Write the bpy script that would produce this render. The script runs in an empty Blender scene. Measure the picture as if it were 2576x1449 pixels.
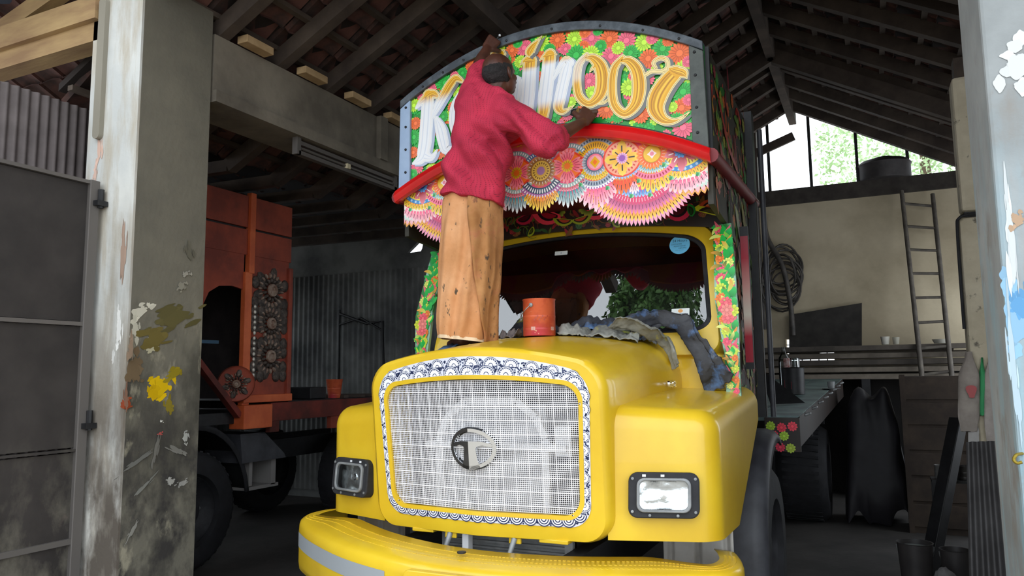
import bpy, bmesh, math, random
from mathutils import Vector, Matrix, noise
from mathutils.geometry import tessellate_polygon
PI = math.pi
S = bpy.context.scene
COL = S.collection
rnd = random.Random(7)
def sin(a): return math.sin(a)
def cos(a): return math.cos(a)

# ------------------------------------------------------------------ camera, sky, exposure
CAM = Vector((1.708, -3.267, 1.6)); FPX = 1892.07; YAW = -0.445561; PITCH = 0.115305; ROLL = -0.011638
def cam_axes():
    f = Vector((sin(YAW)*cos(PITCH), cos(YAW)*cos(PITCH), sin(PITCH)))
    r = Vector((cos(YAW), -sin(YAW), 0)); u = r.cross(f)
    return cos(ROLL)*r + sin(ROLL)*u, -sin(ROLL)*r + cos(ROLL)*u, f
CR, CU, CF = cam_axes()
cd = bpy.data.cameras.new('camera'); co = bpy.data.objects.new('camera', cd); COL.objects.link(co)
cd.sensor_width = 36; cd.lens = FPX/2576*36; cd.clip_start = .05; cd.clip_end = 300
M = Matrix((CR, CU, -CF)).transposed().to_4x4(); M.translation = CAM; co.matrix_world = M
S.camera = co
def ray(x, y): return CF + CR*((x-1288)/FPX) - CU*((y-724.5)/FPX)
def atY(x, y, Y): d = ray(x, y); return CAM + d*((Y-CAM.y)/d.y)      # a photo point on a plane across the shed
def atX(x, y, X): d = ray(x, y); return CAM + d*((X-CAM.x)/d.x)      # ... on a plane along the shed
def atZ(x, y, Z): d = ray(x, y); return CAM + d*((Z-CAM.z)/d.z)
S.view_settings.view_transform = 'Standard'; S.view_settings.look = 'None'; S.view_settings.gamma = 1
S.view_settings.use_curve_mapping = False
S.view_settings.exposure = 1.05
w = bpy.data.worlds.new('sky'); S.world = w; w.use_nodes = True
bgn = w.node_tree.nodes['Background']; bgn.inputs[0].default_value = (.86, .93, 1, 1); bgn.inputs[1].default_value = 1.5

# ------------------------------------------------------------------ colours and materials
def lin(c):
    if isinstance(c, str): c = [int(c[i:i+2], 16) for i in (0, 2, 4)]
    return tuple(((v/255)/12.92 if v <= 10 else (((v/255)+.055)/1.055)**2.4) for v in c)
def mat(name, col, rough=.6, metal=0., col2=None, nscale=6., namt=.5, bump=0., bscale=40., coat=0., spec=.5, detail=5., contrast=None, stretch=None):
    m = bpy.data.materials.new(name); m.use_nodes = True
    nt = m.node_tree; N = nt.nodes; L = nt.links; b = N['Principled BSDF']
    b.inputs['Base Color'].default_value = (*lin(col), 1); b.inputs['Roughness'].default_value = rough
    b.inputs['Metallic'].default_value = metal; b.inputs['Coat Weight'].default_value = coat
    b.inputs['Specular IOR Level'].default_value = spec
    tc = N.new('ShaderNodeTexCoord'); src = tc.outputs['Object']
    if stretch:
        mp = N.new('ShaderNodeMapping'); mp.inputs['Scale'].default_value = stretch; L.new(src, mp.inputs[0]); src = mp.outputs[0]
    if col2 is not None:
        n = N.new('ShaderNodeTexNoise'); n.inputs['Scale'].default_value = nscale; n.inputs['Detail'].default_value = detail
        n.inputs['Roughness'].default_value = .6
        L.new(src, n.inputs[0])
        r = N.new('ShaderNodeMapRange'); lo, hi = contrast or (.5-.25*namt-.05, .5+.25*namt)
        r.inputs[1].default_value = lo; r.inputs[2].default_value = hi
        L.new(n.outputs[0], r.inputs[0])
        x = N.new('ShaderNodeMix'); x.data_type = 'RGBA'
        x.inputs[6].default_value = (*lin(col), 1); x.inputs[7].default_value = (*lin(col2), 1)
        L.new(r.outputs[0], x.inputs[0]); L.new(x.outputs[2], b.inputs['Base Color'])
        m['mixnode'] = x.name
    if bump:
        n2 = N.new('ShaderNodeTexNoise'); n2.inputs['Scale'].default_value = bscale; n2.inputs['Detail'].default_value = 4
        L.new(src, n2.inputs[0])
        bp = N.new('ShaderNodeBump'); bp.inputs['Strength'].default_value = bump; bp.inputs['Distance'].default_value = .01
        L.new(n2.outputs[0], bp.inputs['Height']); L.new(bp.outputs[0], b.inputs['Normal'])
    return m
def stain(m, col, scale, lo, hi, stretch=None, zmin=None, zmax=None, amount=1., offset=(0, 0, 0)):
    """another layer of dirt or paint over the base colour, with an outline of its own; zmin/zmax limit its height on the thing"""
    nt = m.node_tree; N = nt.nodes; L = nt.links; b = N['Principled BSDF']; inp = b.inputs['Base Color']
    tc = N.new('ShaderNodeTexCoord'); src = tc.outputs['Object']
    mp = N.new('ShaderNodeMapping'); mp.inputs['Scale'].default_value = stretch or (1, 1, 1); mp.inputs['Location'].default_value = offset
    L.new(src, mp.inputs[0])
    n = N.new('ShaderNodeTexNoise'); n.inputs['Scale'].default_value = scale; n.inputs['Detail'].default_value = 6; n.inputs['Roughness'].default_value = .62
    L.new(mp.outputs[0], n.inputs[0])
    r = N.new('ShaderNodeMapRange'); r.inputs[1].default_value = lo; r.inputs[2].default_value = hi; r.inputs[4].default_value = amount
    L.new(n.outputs[0], r.inputs[0]); fac = r.outputs[0]
    if zmin is not None:
        sp = N.new('ShaderNodeSeparateXYZ'); L.new(src, sp.inputs[0])
        zr = N.new('ShaderNodeMapRange'); zr.inputs[1].default_value = zmin; zr.inputs[2].default_value = zmax
        L.new(sp.outputs[2], zr.inputs[0])
        mu = N.new('ShaderNodeMath'); mu.operation = 'MULTIPLY'; L.new(fac, mu.inputs[0]); L.new(zr.outputs[0], mu.inputs[1]); fac = mu.outputs[0]
    x = N.new('ShaderNodeMix'); x.data_type = 'RGBA'; x.inputs[7].default_value = (*lin(col), 1)
    if inp.links: L.new(inp.links[0].from_socket, x.inputs[6])
    else: x.inputs[6].default_value = inp.default_value
    L.new(fac, x.inputs[0]); L.new(x.outputs[2], inp)
    return m
def paintmat(name, rough=.4):
    m = bpy.data.materials.new(name); m.use_nodes = True; N = m.node_tree.nodes; b = N['Principled BSDF']
    a = N.new('ShaderNodeAttribute'); a.attribute_name = 'Col'; m.node_tree.links.new(a.outputs['Color'], b.inputs['Base Color'])
    b.inputs['Roughness'].default_value = rough
    return m
def glassmat(name, tint, gloss_rough=.01, ior=1.5):
    m = bpy.data.materials.new(name); m.use_nodes = True; N = m.node_tree.nodes; L = m.node_tree.links
    N.remove(N['Principled BSDF']); o = N['Material Output']
    t = N.new('ShaderNodeBsdfTransparent'); t.inputs[0].default_value = (*tint, 1)
    g = N.new('ShaderNodeBsdfGlossy'); g.inputs['Roughness'].default_value = gloss_rough
    f = N.new('ShaderNodeFresnel'); f.inputs[0].default_value = ior
    x = N.new('ShaderNodeMixShader'); L.new(f.outputs[0], x.inputs[0]); L.new(t.outputs[0], x.inputs[1]); L.new(g.outputs[0], x.inputs[2])
    L.new(x.outputs[0], o.inputs[0]); return m

YEL = mat('yellow_paint', 'E4BF2C', .3, col2='D9B124', nscale=3, bump=.02, bscale=120, coat=.25)
STEELG = mat('grey_steel', '9A9C9C', .5, .3, col2='77797A', nscale=8)
BLACKM = mat('black_metal', '141416', .5, .2, col2='232325', nscale=12)
BLACKR = mat('black_rubber', '17171A', .75, col2='26262A', nscale=9, bump=.1)
GUARD = mat('grey_plastic', '4A4B50', .5, col2='333338', nscale=5, bump=.05)
CHROME = mat('chrome', 'E8EAEC', .12, 1.)
WHITEW = mat('white_wire', 'ECEAEC', .5)
RED = mat('red_gloss_paint', 'E01414', .3, col2='C40D12', nscale=4, coat=.3)
FRAMEB = mat('blue_grey_frame', '9DB3CE', .45, col2='8CA2C0', nscale=5)
FRAMED = mat('dark_frame', '3A4148', .5, col2='565D64', nscale=14, contrast=(.42, .62), bump=.1)
FRAMEG = mat('green_grey_frame', '5C615C', .6, col2='474B48', nscale=9, bump=.15)
DARKW = mat('dark_painted_wood', '17130F', .5, col2='2A1C16', nscale=8)
DECAL = paintmat('enamel_paint', .35)
CONC = mat('concrete', '8C8578', .9, col2='6C665C', nscale=2.5, bump=.35, bscale=30)
TIMBER = mat('old_timber', '564A40', .85, col2='3A302A', nscale=3, bump=.3, bscale=25, stretch=(1, 1, 1))
TILE = mat('clay_tile', '66423A', .9, col2='362A27', nscale=4, bump=.3, bscale=20, contrast=(.4, .62))
ROOFD = mat('roof_dark', '2A2321', .95)
CORR = mat('corrugated_iron', '6E6462', .7, .1, col2='544B49', nscale=3, bump=.1)
GATEM = mat('gate_sheet', '3E3936', .75, .2, col2='2C2826', nscale=3, bump=.15)
WALLM = mat('plaster_wall', 'D0C2A6', .95, col2='B0A288', nscale=1.3, bump=.2, bscale=20)
WALLG = mat('grey_sheet_wall', '8E8F8D', .8, col2='5E6060', nscale=1.2, contrast=(.4, .6))
FLOORM = mat('floor_concrete', '4A4643', .85, col2='322F2D', nscale=1.5, bump=.25, bscale=25)
PRIMER = mat('red_primer', 'A54830', .65, col2='7A3426', nscale=2.5, contrast=(.4, .62), bump=.06)

# ------------------------------------------------------------------ object helpers
ORG = {}
def org(p): return ORG[p.name] if p is not None else Vector((0, 0, 0))
def tag(o, label=None, cat=None, group=None, kind=None):
    if label: o['label'] = label
    if cat: o['category'] = cat
    if group: o['group'] = group
    if kind: o['kind'] = kind
    return o
def thing(name, label, cat, loc=(0, 0, 0), group=None, kind=None):
    o = bpy.data.objects.new(name, None); COL.objects.link(o); o.location = loc; o.empty_display_size = .1
    ORG[o.name] = Vector(loc)
    return tag(o, label, cat, group, kind)
def link(name, me, parent=None, base=None, label=None, kind=None):
    o = bpy.data.objects.new(name, me); COL.objects.link(o)
    if parent is not None: o.parent = parent; ORG[o.name] = org(parent)
    else:
        b = Vector(base) if base is not None else Vector((0, 0, 0)); o.location = b; ORG[o.name] = b
    if label: o['label'] = label
    if kind: o['kind'] = kind
    return o
def frame(o, z, x=(1, 0, 0)):
    z = Vector(z).normalized(); x = Vector(x)
    if abs(x.normalized().dot(z)) > .98: x = Vector((0, 1, 0))
    y = z.cross(x).normalized(); x = y.cross(z)
    m = Matrix((x, y, z)).transposed().to_4x4(); m.translation = Vector(o); return m
class MB:
    def __init__(s): s.bm = bmesh.new()
    def box(s, a, b, M=None):
        a, b = Vector(a), Vector(b); vs = []
        for x in (a.x, b.x):
            for y in (a.y, b.y):
                for z in (a.z, b.z):
                    p = Vector((x, y, z)); vs.append(s.bm.verts.new(M @ p if M else p))
        for f in ((0, 1, 3, 2), (4, 6, 7, 5), (0, 4, 5, 1), (2, 3, 7, 6), (0, 2, 6, 4), (1, 5, 7, 3)): s.bm.faces.new([vs[i] for i in f])
        return s
    def beam(s, p, q, wd, h, up=(0, 0, 1)):
        p, q = Vector(p), Vector(q); z = (q-p); l = z.length; z.normalize(); up = Vector(up)
        if abs(up.dot(z)) > .98: up = Vector((1, 0, 0))
        x = up.cross(z).normalized(); y = z.cross(x)
        m = Matrix((x, y, z)).transposed().to_4x4(); m.translation = p
        return s.box((-wd/2, -h/2, 0), (wd/2, h/2, l), m)
    def ring(s, pts): return [s.bm.verts.new(p) for p in pts]
    def skin(s, r0, r1, closed=True):
        n = len(r0)
        for i in range(n if closed else n-1):
            try: s.bm.faces.new((r0[i], r0[(i+1) % n], r1[(i+1) % n], r1[i]))
            except ValueError: pass
    def loft(s, rings, closed=True, cap0=False, cap1=False):
        R = [s.ring(r) for r in rings]
        for a, b in zip(R, R[1:]): s.skin(a, b, closed)
        if cap0: s.bm.faces.new(list(reversed(R[0])))
        if cap1: s.bm.faces.new(R[-1])
        return s
    def tube(s, pts, r, n=8, caps=True):
        pts = [Vector(p) for p in pts]; rs = r if isinstance(r, (list, tuple)) else [r]*len(pts); rings = []; prev = None
        for i, p in enumerate(pts):
            t = (pts[min(i+1, len(pts)-1)]-pts[max(i-1, 0)]).normalized()
            ref = prev if prev else (Vector((0, 0, 1)) if abs(t.z) < .9 else Vector((1, 0, 0)))
            x = (ref - t*ref.dot(t)).normalized(); y = t.cross(x); prev = x
            rings.append([p + x*rs[i]*cos(2*PI*k/n) + y*rs[i]*sin(2*PI*k/n) for k in range(n)])
        return s.loft(rings, True, caps, caps)
    def lathe(s, prof, M, n=24, cap0=False, cap1=False):
        return s.loft([[M @ Vector((r*cos(2*PI*k/n), r*sin(2*PI*k/n), z)) for k in range(n)] for r, z in prof], True, cap0, cap1)
    def prism(s, poly, M, t):
        a = s.ring([M @ Vector((x, y, 0)) for x, y in poly]); b = s.ring([M @ Vector((x, y, t)) for x, y in poly])
        s.skin(a, b); s.bm.faces.new(list(reversed(a))); s.bm.faces.new(b); return s
    def ringprism(s, outer, inner, M, t):
        A = [s.ring([M @ Vector((x, y, z)) for x, y in p]) for p, z in ((inner, 0), (outer, 0), (outer, t), (inner, t))]
        for i in range(4): s.skin(A[i], A[(i+1) % 4])
        return s
    def grid(s, fn, nu, nv):
        R = [[s.bm.verts.new(fn(i/nu, j/nv)) for j in range(nv+1)] for i in range(nu+1)]
        for i in range(nu):
            for j in range(nv): s.bm.faces.new((R[i][j], R[i+1][j], R[i+1][j+1], R[i][j+1]))
        return s
    def ball(s, c, r, u=14, v=9, M=None):
        r = r if isinstance(r, (list, tuple)) else (r, r, r); c = Vector(c); m3 = M or Matrix.Identity(3)
        rings = []
        for j in range(1, v):
            a = PI*j/v; rings.append([c + m3 @ Vector((r[0]*sin(a)*cos(2*PI*k/u), r[1]*sin(a)*sin(2*PI*k/u), r[2]*cos(a))) for k in range(u)])
        R = [s.ring(q) for q in rings]
        for a, b in zip(R, R[1:]): s.skin(a, b)
        t = s.bm.verts.new(c + m3 @ Vector((0, 0, r[2]))); b = s.bm.verts.new(c - m3 @ Vector((0, 0, r[2])))
        for k in range(u): s.bm.faces.new((t, R[0][k], R[0][(k+1) % u])); s.bm.faces.new((b, R[-1][(k+1) % u], R[-1][k]))
        return s
    def mesh(s, name, m, smooth=0, shift=None):
        bmesh.ops.recalc_face_normals(s.bm, faces=s.bm.faces[:])
        if shift is not None: bmesh.ops.translate(s.bm, verts=s.bm.verts[:], vec=-shift)
        me = bpy.data.meshes.new(name); s.bm.to_mesh(me); s.bm.free()
        if m: me.materials.append(m)
        if smooth:
            me.polygons.foreach_set('use_smooth', [True]*len(me.polygons)); me.set_sharp_from_angle(angle=math.radians(smooth))
        return me
    def done(s, name, m, parent=None, smooth=0, bevel=0, base=None, label=None, kind=None, solid=0, subsurf=0):
        sh = org(parent) if parent is not None else Vector(base or (0, 0, 0))
        o = link(name, s.mesh(name, m, smooth, sh), parent, base, label, kind)
        if solid: md = o.modifiers.new('thick', 'SOLIDIFY'); md.thickness = solid; md.offset = -1
        if bevel:
            md = o.modifiers.new('bevel', 'BEVEL'); md.width = bevel; md.segments = 2; md.limit_method = 'ANGLE'; md.angle_limit = math.radians(40)
        if subsurf: md = o.modifiers.new('sub', 'SUBSURF'); md.levels = subsurf; md.render_levels = subsurf
        return o
def rrect(x0, z0, x1, z1, r, n=6):
    pts = []
    for cx, cz, a0 in ((x1-r, z1-r, 0), (x0+r, z1-r, 90), (x0+r, z0+r, 180), (x1-r, z0+r, 270)):
        for k in range(n+1):
            a = math.radians(a0+90*k/n); pts.append((cx+r*cos(a), cz+r*sin(a)))
    return pts
def spline(pts, n=8):
    P = [Vector(p) for p in pts]; out = []
    for i in range(len(P)-1):
        p0, p1, p2, p3 = P[max(i-1, 0)], P[i], P[i+1], P[min(i+2, len(P)-1)]
        for k in range(n):
            t = k/n; out.append(.5*((2*p1)+(p2-p0)*t+(2*p0-5*p1+4*p2-p3)*t*t+(3*p1-p0-3*p2+p3)*t**3))
    out.append(P[-1]); return out
def smoothstep(a, b, x): t = min(1, max(0, (x-a)/(b-a))); return t*t*(3-2*t)

class Decal:
    """flat enamel painting: polygons in (u, v) laid on a board by a mapping (u, v, lift) -> point"""
    def __init__(s, fn, clip=None):
        s.clip = clip; s.fn = fn; s.v = []; s.f = []; s.c = []; s.k = 0
    def step(s): s.k += 1; return s
    def add(s, pts, cols, sub=0, faces=None):
        h = .0008 + s.k*2e-5 + sub*4e-6; b = len(s.v)
        if s.clip: pts = [s.clip(p[0], p[1]) for p in pts]
        for p in pts: s.v.append(s.fn(p[0], p[1], h))
        n = len(pts)
        if faces is None:
            faces = [tuple(t) for t in tessellate_polygon([[Vector((p[0], p[1], 0)) for p in pts]])] if n > 4 else [tuple(range(n))]
        multi = isinstance(cols, list)
        for f in faces:
            s.f.append(tuple(b+i for i in f)); s.c.append([cols[i] if multi else cols for i in f])
    def disc(s, u, v, r, col, sub=0, n=14, ry=None):
        s.add([(u+r*cos(2*PI*k/n), v+(ry or r)*sin(2*PI*k/n)) for k in range(n)], col, sub, [tuple(range(n))])
    def ribbon(s, pts, ws, col, sub=0, scale=1., off=0.):
        """col: a colour or a function of (t, side); off shifts sideways by a share of the width"""
        n = len(pts); P = []; C = []
        for i, p in enumerate(pts):
            t = (Vector(pts[min(i+1, n-1)])-Vector(pts[max(i-1, 0)])).normalized(); nrm = Vector((-t.y, t.x))
            wd = ws[i]/2
            for sd in (-1, 1):
                q = Vector(p[:2]) + nrm*(sd*wd*scale + off*wd); P.append((q.x, q.y)); C.append(col(i/(n-1), q) if callable(col) else col)
        s.add(P, C, sub, [(2*i, 2*i+2, 2*i+3, 2*i+1) for i in range(n-1)])
    def petal(s, u, v, a, r0, r1, wd, c0, c1, sub=0, dash=None):
        ca, sa = cos(a), sin(a); m = r0+(r1-r0)*.6
        P = [(r0, -wd*.3), (m, -wd*.5), (r0+(r1-r0)*.85, -wd*.34), (r1, 0), (r0+(r1-r0)*.85, wd*.34), (m, wd*.5), (r0, wd*.3)]
        cm = tuple((x+y)/2 for x, y in zip(c0, c1)); C = [c0, cm, c1, c1, c1, cm, c0]
        s.add([(u+x*ca-y*sa, v+x*sa+y*ca) for x, y in P], C, sub, [tuple(range(7))])
        if dash:
            q = [(r0+(r1-r0)*.3, -wd*.07), (r0+(r1-r0)*.68, -wd*.07), (r0+(r1-r0)*.68, wd*.07), (r0+(r1-r0)*.3, wd*.07)]
            s.add([(u+x*ca-y*sa, v+x*sa+y*ca) for x, y in q], dash, sub+1)
    def area(s, f):
        p = [Vector(s.v[i]) for i in f]; return sum(((p[i]-p[0]).cross(p[i+1]-p[0])).length for i in range(1, len(p)-1))
    def flower(s, u, v, r, col, n=15):
        s.step(); d = tuple(x*.55 for x in col); l = tuple(min(1, x*1.12+.03) for x in col); a0 = rnd.random()
        s.disc(u, v, r*.8, d, 0)
        n += n % 2
        for k in range(n): s.petal(u, v, a0+2*PI*k/n, r*.25, r*(.95+.08*rnd.random()), 2*PI*r*.74/n, tuple(x*.8 for x in col), l, 1+k % 2)
        for k in range(n): s.petal(u, v, a0+2*PI*(k+.5)/n, r*.3, r*.86, r*.075, d, d, 3)
        s.disc(u, v, r*.33, d, 4); s.disc(u, v, r*.28, l, 5)
    def fan(s, u, v, ri, ro, a0, a1, n, c0, c1, dash=(.05, .02, .02), tip=0., edge=None):
        s.step(); ang = [a0+(a1-a0)*(k+.5)/n for k in range(n)]; am = (a0+a1)/2; wd = abs(a1-a0)/n
        for k, a in enumerate(ang):
            e = 1+tip*(1-abs(a-am)/(abs(a1-a0)/2))
            if edge: s.petal(u, v, a, ri, ro*e*1.04, wd*ro*1.12, edge, edge, 0)
            s.petal(u, v, a, ri, ro*e*.97, wd*ro*.9, c0, c1, 1+k % 2, dash)
    def arc(s, u, v, r0, r1, a0, a1, col, sub=0, n=20, teeth=None, tcol=None, nt=14):
        P = []
        for k in range(n+1):
            a = a0+(a1-a0)*k/n
            for r in (r0, r1): P.append((u+r*cos(a), v+r*sin(a)))
        s.add(P, col, sub, [(2*i, 2*i+2, 2*i+3, 2*i+1) for i in range(n)])
        if teeth:
            for k in range(nt):
                a = a0+(a1-a0)*(k+.5)/nt; s.petal(u, v, a, r0+(r1-r0)*.2, r0+(r1-r0)*.85, abs(a1-a0)/nt*r1*.45, tcol, tcol, sub+1)
    def leaf(s, u, v, L, wd, a, c0, c1, sub=0, bend=.25):
        n = 8; sp = []; ws = []
        for k in range(n+1):
            t = k/n; aa = a+bend*(t-.5)*2
            sp.append((u+L*t*cos(a)-bend*L*(t*t-t)*sin(a), v+L*t*sin(a)+bend*L*(t*t-t)*cos(a))); ws.append(wd*(sin(PI*min(1, t*.92+.06))**.8)+.0005)
        s.ribbon(sp, ws, lambda t, q: tuple(x*(1-t)+y*t for x, y in zip(c0, c1)), sub)
    def done(s, name, parent, label=None, mt=None):
        keep = [i for i, f in enumerate(s.f) if s.area(f) > 2e-8]; s.f = [s.f[i] for i in keep]; s.c = [s.c[i] for i in keep]
        me = bpy.data.meshes.new(name); o0 = org(parent)
        me.from_pydata([Vector(p)-o0 for p in s.v], [], s.f); me.update()
        at = me.color_attributes.new('Col', 'FLOAT_COLOR', 'CORNER'); buf = []
        for c in s.c:
            for q in c: buf += [q[0], q[1], q[2], 1.]
        at.data.foreach_set('color', buf); me.materials.append(mt or DECAL)
        return link(name, me, parent, None, label)
# ------------------------------------------------------------------ the shed
def structure(o): o['kind'] = 'structure'; return o
structure(MB().box((-7.2, -1.2, -.1), (4, 8.2, 0)).done('floor', FLOORM))
GROUND = mat('outdoor_ground', 'A49C90', .95, col2='857C70', nscale=.8, bump=.2)
structure(MB().box((-40, -45, -.14), (40, -1.2, -.02)).done('ground', GROUND))
structure(MB().box((-40, 8.2, -.14), (40, 40, -.02)).done('ground', GROUND))
RX, RZ = .84, 5.31
def zl(x): return RZ + .505*(x-RX)
def zr(x): return RZ - .55*(x-RX)
XE, ZE = -3.1, zl(-3.1)            # where the main slope meets the lower roof of the left bay
YF = -1.5                          # front edge of the roof over the doorway
ceil = thing('ceiling', 'dark timber roof of rafters and clay tiles over the workshop', None, (0, 0, 0), kind='structure')
# skin above the tiles
def slab(x0, z0, x1, z1, y0, y1, up): return ((x0, y0, z0+up), (x1, y0, z1+up), (x1, y1, z1+up), (x0, y1, z0+up))
mb = MB()
for q in (slab(XE, ZE, RX, RZ, -.2, 8.3, .2), slab(-1.97, zl(-1.97), RX, RZ, YF, -.2, .2), slab(RX, RZ, 4.1, zr(4.1), YF, 8.3, .2), slab(-7.4, 3.42, XE, ZE+.02, 1.0, 5.2, .19), ((-7.2, -.15, 4.34), (-2.45, -.15, 4.34), (-2.45, 1.05, 3.6), (-7.2, 1.05, 3.6))):
    a = mb.ring([Vector(p) for p in q]); b = mb.ring([Vector(p)+Vector((0, 0, .05)) for p in q]); mb.skin(a, b); mb.bm.faces.new(list(reversed(a))); mb.bm.faces.new(b)
mb.done('roof_skin', ROOFD, ceil)
# rafters, battens
ys = [-.86+.54*i for i in range(17)]
for y in ys:
    x0 = XE if y > -.2 else -1.95
    MB().beam((x0, y, zl(x0)+.06), (RX, y, RZ+.06), .085, .12).done('rafter', TIMBER, ceil)
    MB().beam((RX, y, RZ+.06), (3.75, y, zr(3.75)+.06), .085, .12).done('rafter', TIMBER, ceil)
    if 1 < y < 5: MB().beam((-7.2, y, 3.45), (XE, y, ZE+.06), .08, .1).done('rafter', TIMBER, ceil)
sl = math.hypot(1, .505)
for i in range(13):
    x = XE+.12+i*.3
    MB().box((x-.025, -.2 if x < -1.9 else YF, zl(x)+.125), (x+.025, 8.2, zl(x)+.16)).done('batten', TIMBER, ceil)
for i in range(10):
    x = RX+.2+i*.31
    MB().box((x-.025, YF, zr(x)+.125), (x+.025, 8.2, zr(x)+.16)).done('batten', TIMBER, ceil)
MB().box((RX-.05, YF, RZ-.1), (RX+.05, 8.2, RZ+.14)).done('ridge_beam', TIMBER, ceil)
MB().box((-.9, YF, zl(-.85)-.15), (-.78, 8.1, zl(-.85)-.01)).done('purlin', TIMBER, ceil)
# trusses across the right bay
for y in (2.9, 5.6):
    mb = MB()
    mb.beam((-1.95, y, zl(-1.95)-.06), (RX, y, RZ-.06), .1, .16); mb.beam((RX, y, RZ-.06), (3.65, y, zr(3.65)-.06), .1, .16)
    mb.done('truss', TIMBER, ceil)
# clay tiles seen from below: a curved tray with a lipped lower edge
def tile_mesh():
    mb = MB(); pr = [(-.13, .012), (-.11, -.014), (-.05, .004), (0, .012), (.05, .004), (.11, -.014), (.13, .012)]
    mb.loft([[Vector((s, y, z+o)) for y, z in pr] for s, o in ((-.17, -.02), (.17, .02))], False)
    mb.loft([[Vector((-.17, y, z-.02-d)) for y, z in pr] for d in (0, .02)], False)
    return mb.mesh('tile', TILE, 30)
tm = tile_mesh(); stuffv = []; made = 0
TS = []
for iy in range(36):
    y = -1.38+.27*iy
    for ix in range(13): TS.append((1, XE+.12+.3*ix, y))
    for ix in range(10): TS.append((2, RX+.2+.3*ix, y))
    for ix in range(14):
        if 1.05 < y < 5: TS.append((0, -7+.29*ix, y))
def tilem(k, x, y):
    if k == 1: z, a = zl(x)+.18, -math.atan(.505)
    elif k == 2: z, a = zr(x)+.18, math.atan(.55)
    elif k == 0: z, a = 3.58, 0
    else: return Matrix.Translation((x, y, 4.28-(y+.15)*.617)) @ Matrix.Rotation(-math.atan(.617), 4, 'X') @ Matrix.Rotation(PI/2, 4, 'Z') @ Matrix.Rotation(rnd.uniform(-.04, .04), 4, 'X')
    m = Matrix.Translation((x, y, z+rnd.uniform(-.006, .006))) @ Matrix.Rotation(a+rnd.uniform(-.03, .03), 4, 'Y') @ Matrix.Rotation(rnd.uniform(-.02, .02), 4, 'Z')
    return m @ Matrix.Rotation(PI, 4, 'Z') if k == 2 else m
for i in range(17):
    for j in range(6): TS.append((3, -6.9+.262*i, -.12+.2*j))
near = [t for t in TS if t[0] == 1 and not (t[1] < -1.9 and t[2] < -.1)]
near.sort(key=lambda t: (Vector((t[1], t[2], zl(t[1])))-Vector((-1, .8, 3.6))).length)
near = near[:290]; nset = set(near)
for t in near:
    o = bpy.data.objects.new('tile', tm); COL.objects.link(o); o.parent = ceil; o.matrix_local = tilem(*t)
mb = MB()
for t in TS:
    if t in nset or (t[0] == 1 and t[1] < -1.9 and t[2] < -.1): continue
    mt = tilem(*t); n0 = len(mb.bm.verts); mb.bm.from_mesh(tm); mb.bm.verts.ensure_lookup_table()
    for v in mb.bm.verts[n0:]: v.co = mt @ v.co
mb.done('tiles', TILE, ceil, kind='stuff')
# long concrete beam on the left pillar, pale wooden blocks lying on it under the eaves
CBEAM = mat('beam_concrete', '827A6C', .9, col2='5D564C', nscale=2, bump=.2, bscale=25)
structure(MB().box((-2.36, .14, 3.46), (-2.05, 8, 3.84)).done('beam', CBEAM))
structure(MB().box((-2.4, .14, 3.38), (-2.02, 8, 3.46)).done('beam', CBEAM))
MB().box((-2.1, 1.92, 3.46), (-2.0, 2.02, 3.84)).done('bracket', CBEAM, ceil)
PALEW = mat('pale_wood', 'C2A57C', .85, col2='A2855F', nscale=5)
for y in (.32, .9, 1.46, 2.0, 2.56): MB().box((-2.04, y, 3.842), (-1.95, y+.25, 3.895)).done('wooden_block', PALEW, ceil, bevel=.004)
# walls
mb = MB().box((-2.3, 8, 0), (4, 8.2, 1.72)); mb.box((-2.3, 8, 2.06), (4, 8.2, 3.98)); mb.box((-2.3, 8, 1.72), (.6, 8.2, 2.06)); mb.box((1.22, 8, 1.72), (4, 8.2, 2.06))
WB_ = structure(mb.done('wall_back', WALLM))
SHADEBAND = mat('painted_shade', '2A2725', .9, col2='1C1A19', nscale=2)  # dark colour stands in for the shade along the foot of the wall
MB().box((-2.3, 7.97, 0), (4, 8, 1.66)).done('shade_band', SHADEBAND, WB_)
MB().box((.28, 7.95, 3.98), (3.4, 8.22, 4.2)).done('wall_top_beam', mat('dark_sill', '4A443E', .9, col2='352F2B'), bpy.data.objects['wall_back'])
mb = MB(); mb.prism([(-2.3, 3.98), (.28, 3.98), (.28, zl(.28)+.18), (-2.3, zl(-2.3)+.18)], frame((0, 8.2, 0), (0, -1, 0), (1, 0, 0)), .2)
structure(mb.done('wall_gable', WALLG))
NX = atY(1020, 615, 4.8)
mb = MB(); mb.prism([(-7.2, 0), (-2.3, 0), (-2.3, zl(-2.3)+.18), (XE, ZE+.16), (-3.44, 3.52), (-3.5, 3.25), (-3.52, 3.215), (-3.74, 3.205), (-3.53, 3.37), (-3.6, 3.56), (-7.2, 3.56)], frame((0, 5, 0), (0, -1, 0), (1, 0, 0)), .06)
structure(mb.done('wall_left_back', WALLG))
mb = MB(); n = 90                                                    # corrugated sheets on that wall
mb.grid(lambda u, v: Vector((-7.1+4.7*u, 4.92+.014*sin(u*2*PI*55), .1+2.9*v)), 440, 1)
mb.done('corrugated_sheet', WALLG, bpy.data.objects['wall_left_back'], smooth=60)
structure(MB().box((-2.42, 4.95, 0), (-2.3, 8.1, 3.46)).done('wall_middle', WALLG))
mb = MB().box((3.8, -.3, 0), (4, 4.0, zr(3.8)+.15)); mb.box((3.8, 7.7, 0), (4, 8.2, zr(3.8)+.15)); mb.box((3.8, 4, 3.3), (4, 7.7, zr(3.8)+.15)); mb.box((3.8, 4, 0), (4, 7.7, .7))  # opening added out of view so that daylight reaches the back wall
structure(mb.done('wall_right', mat('dark_wall', '5F5850', .95, col2='48433D', nscale=1.5)))
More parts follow.
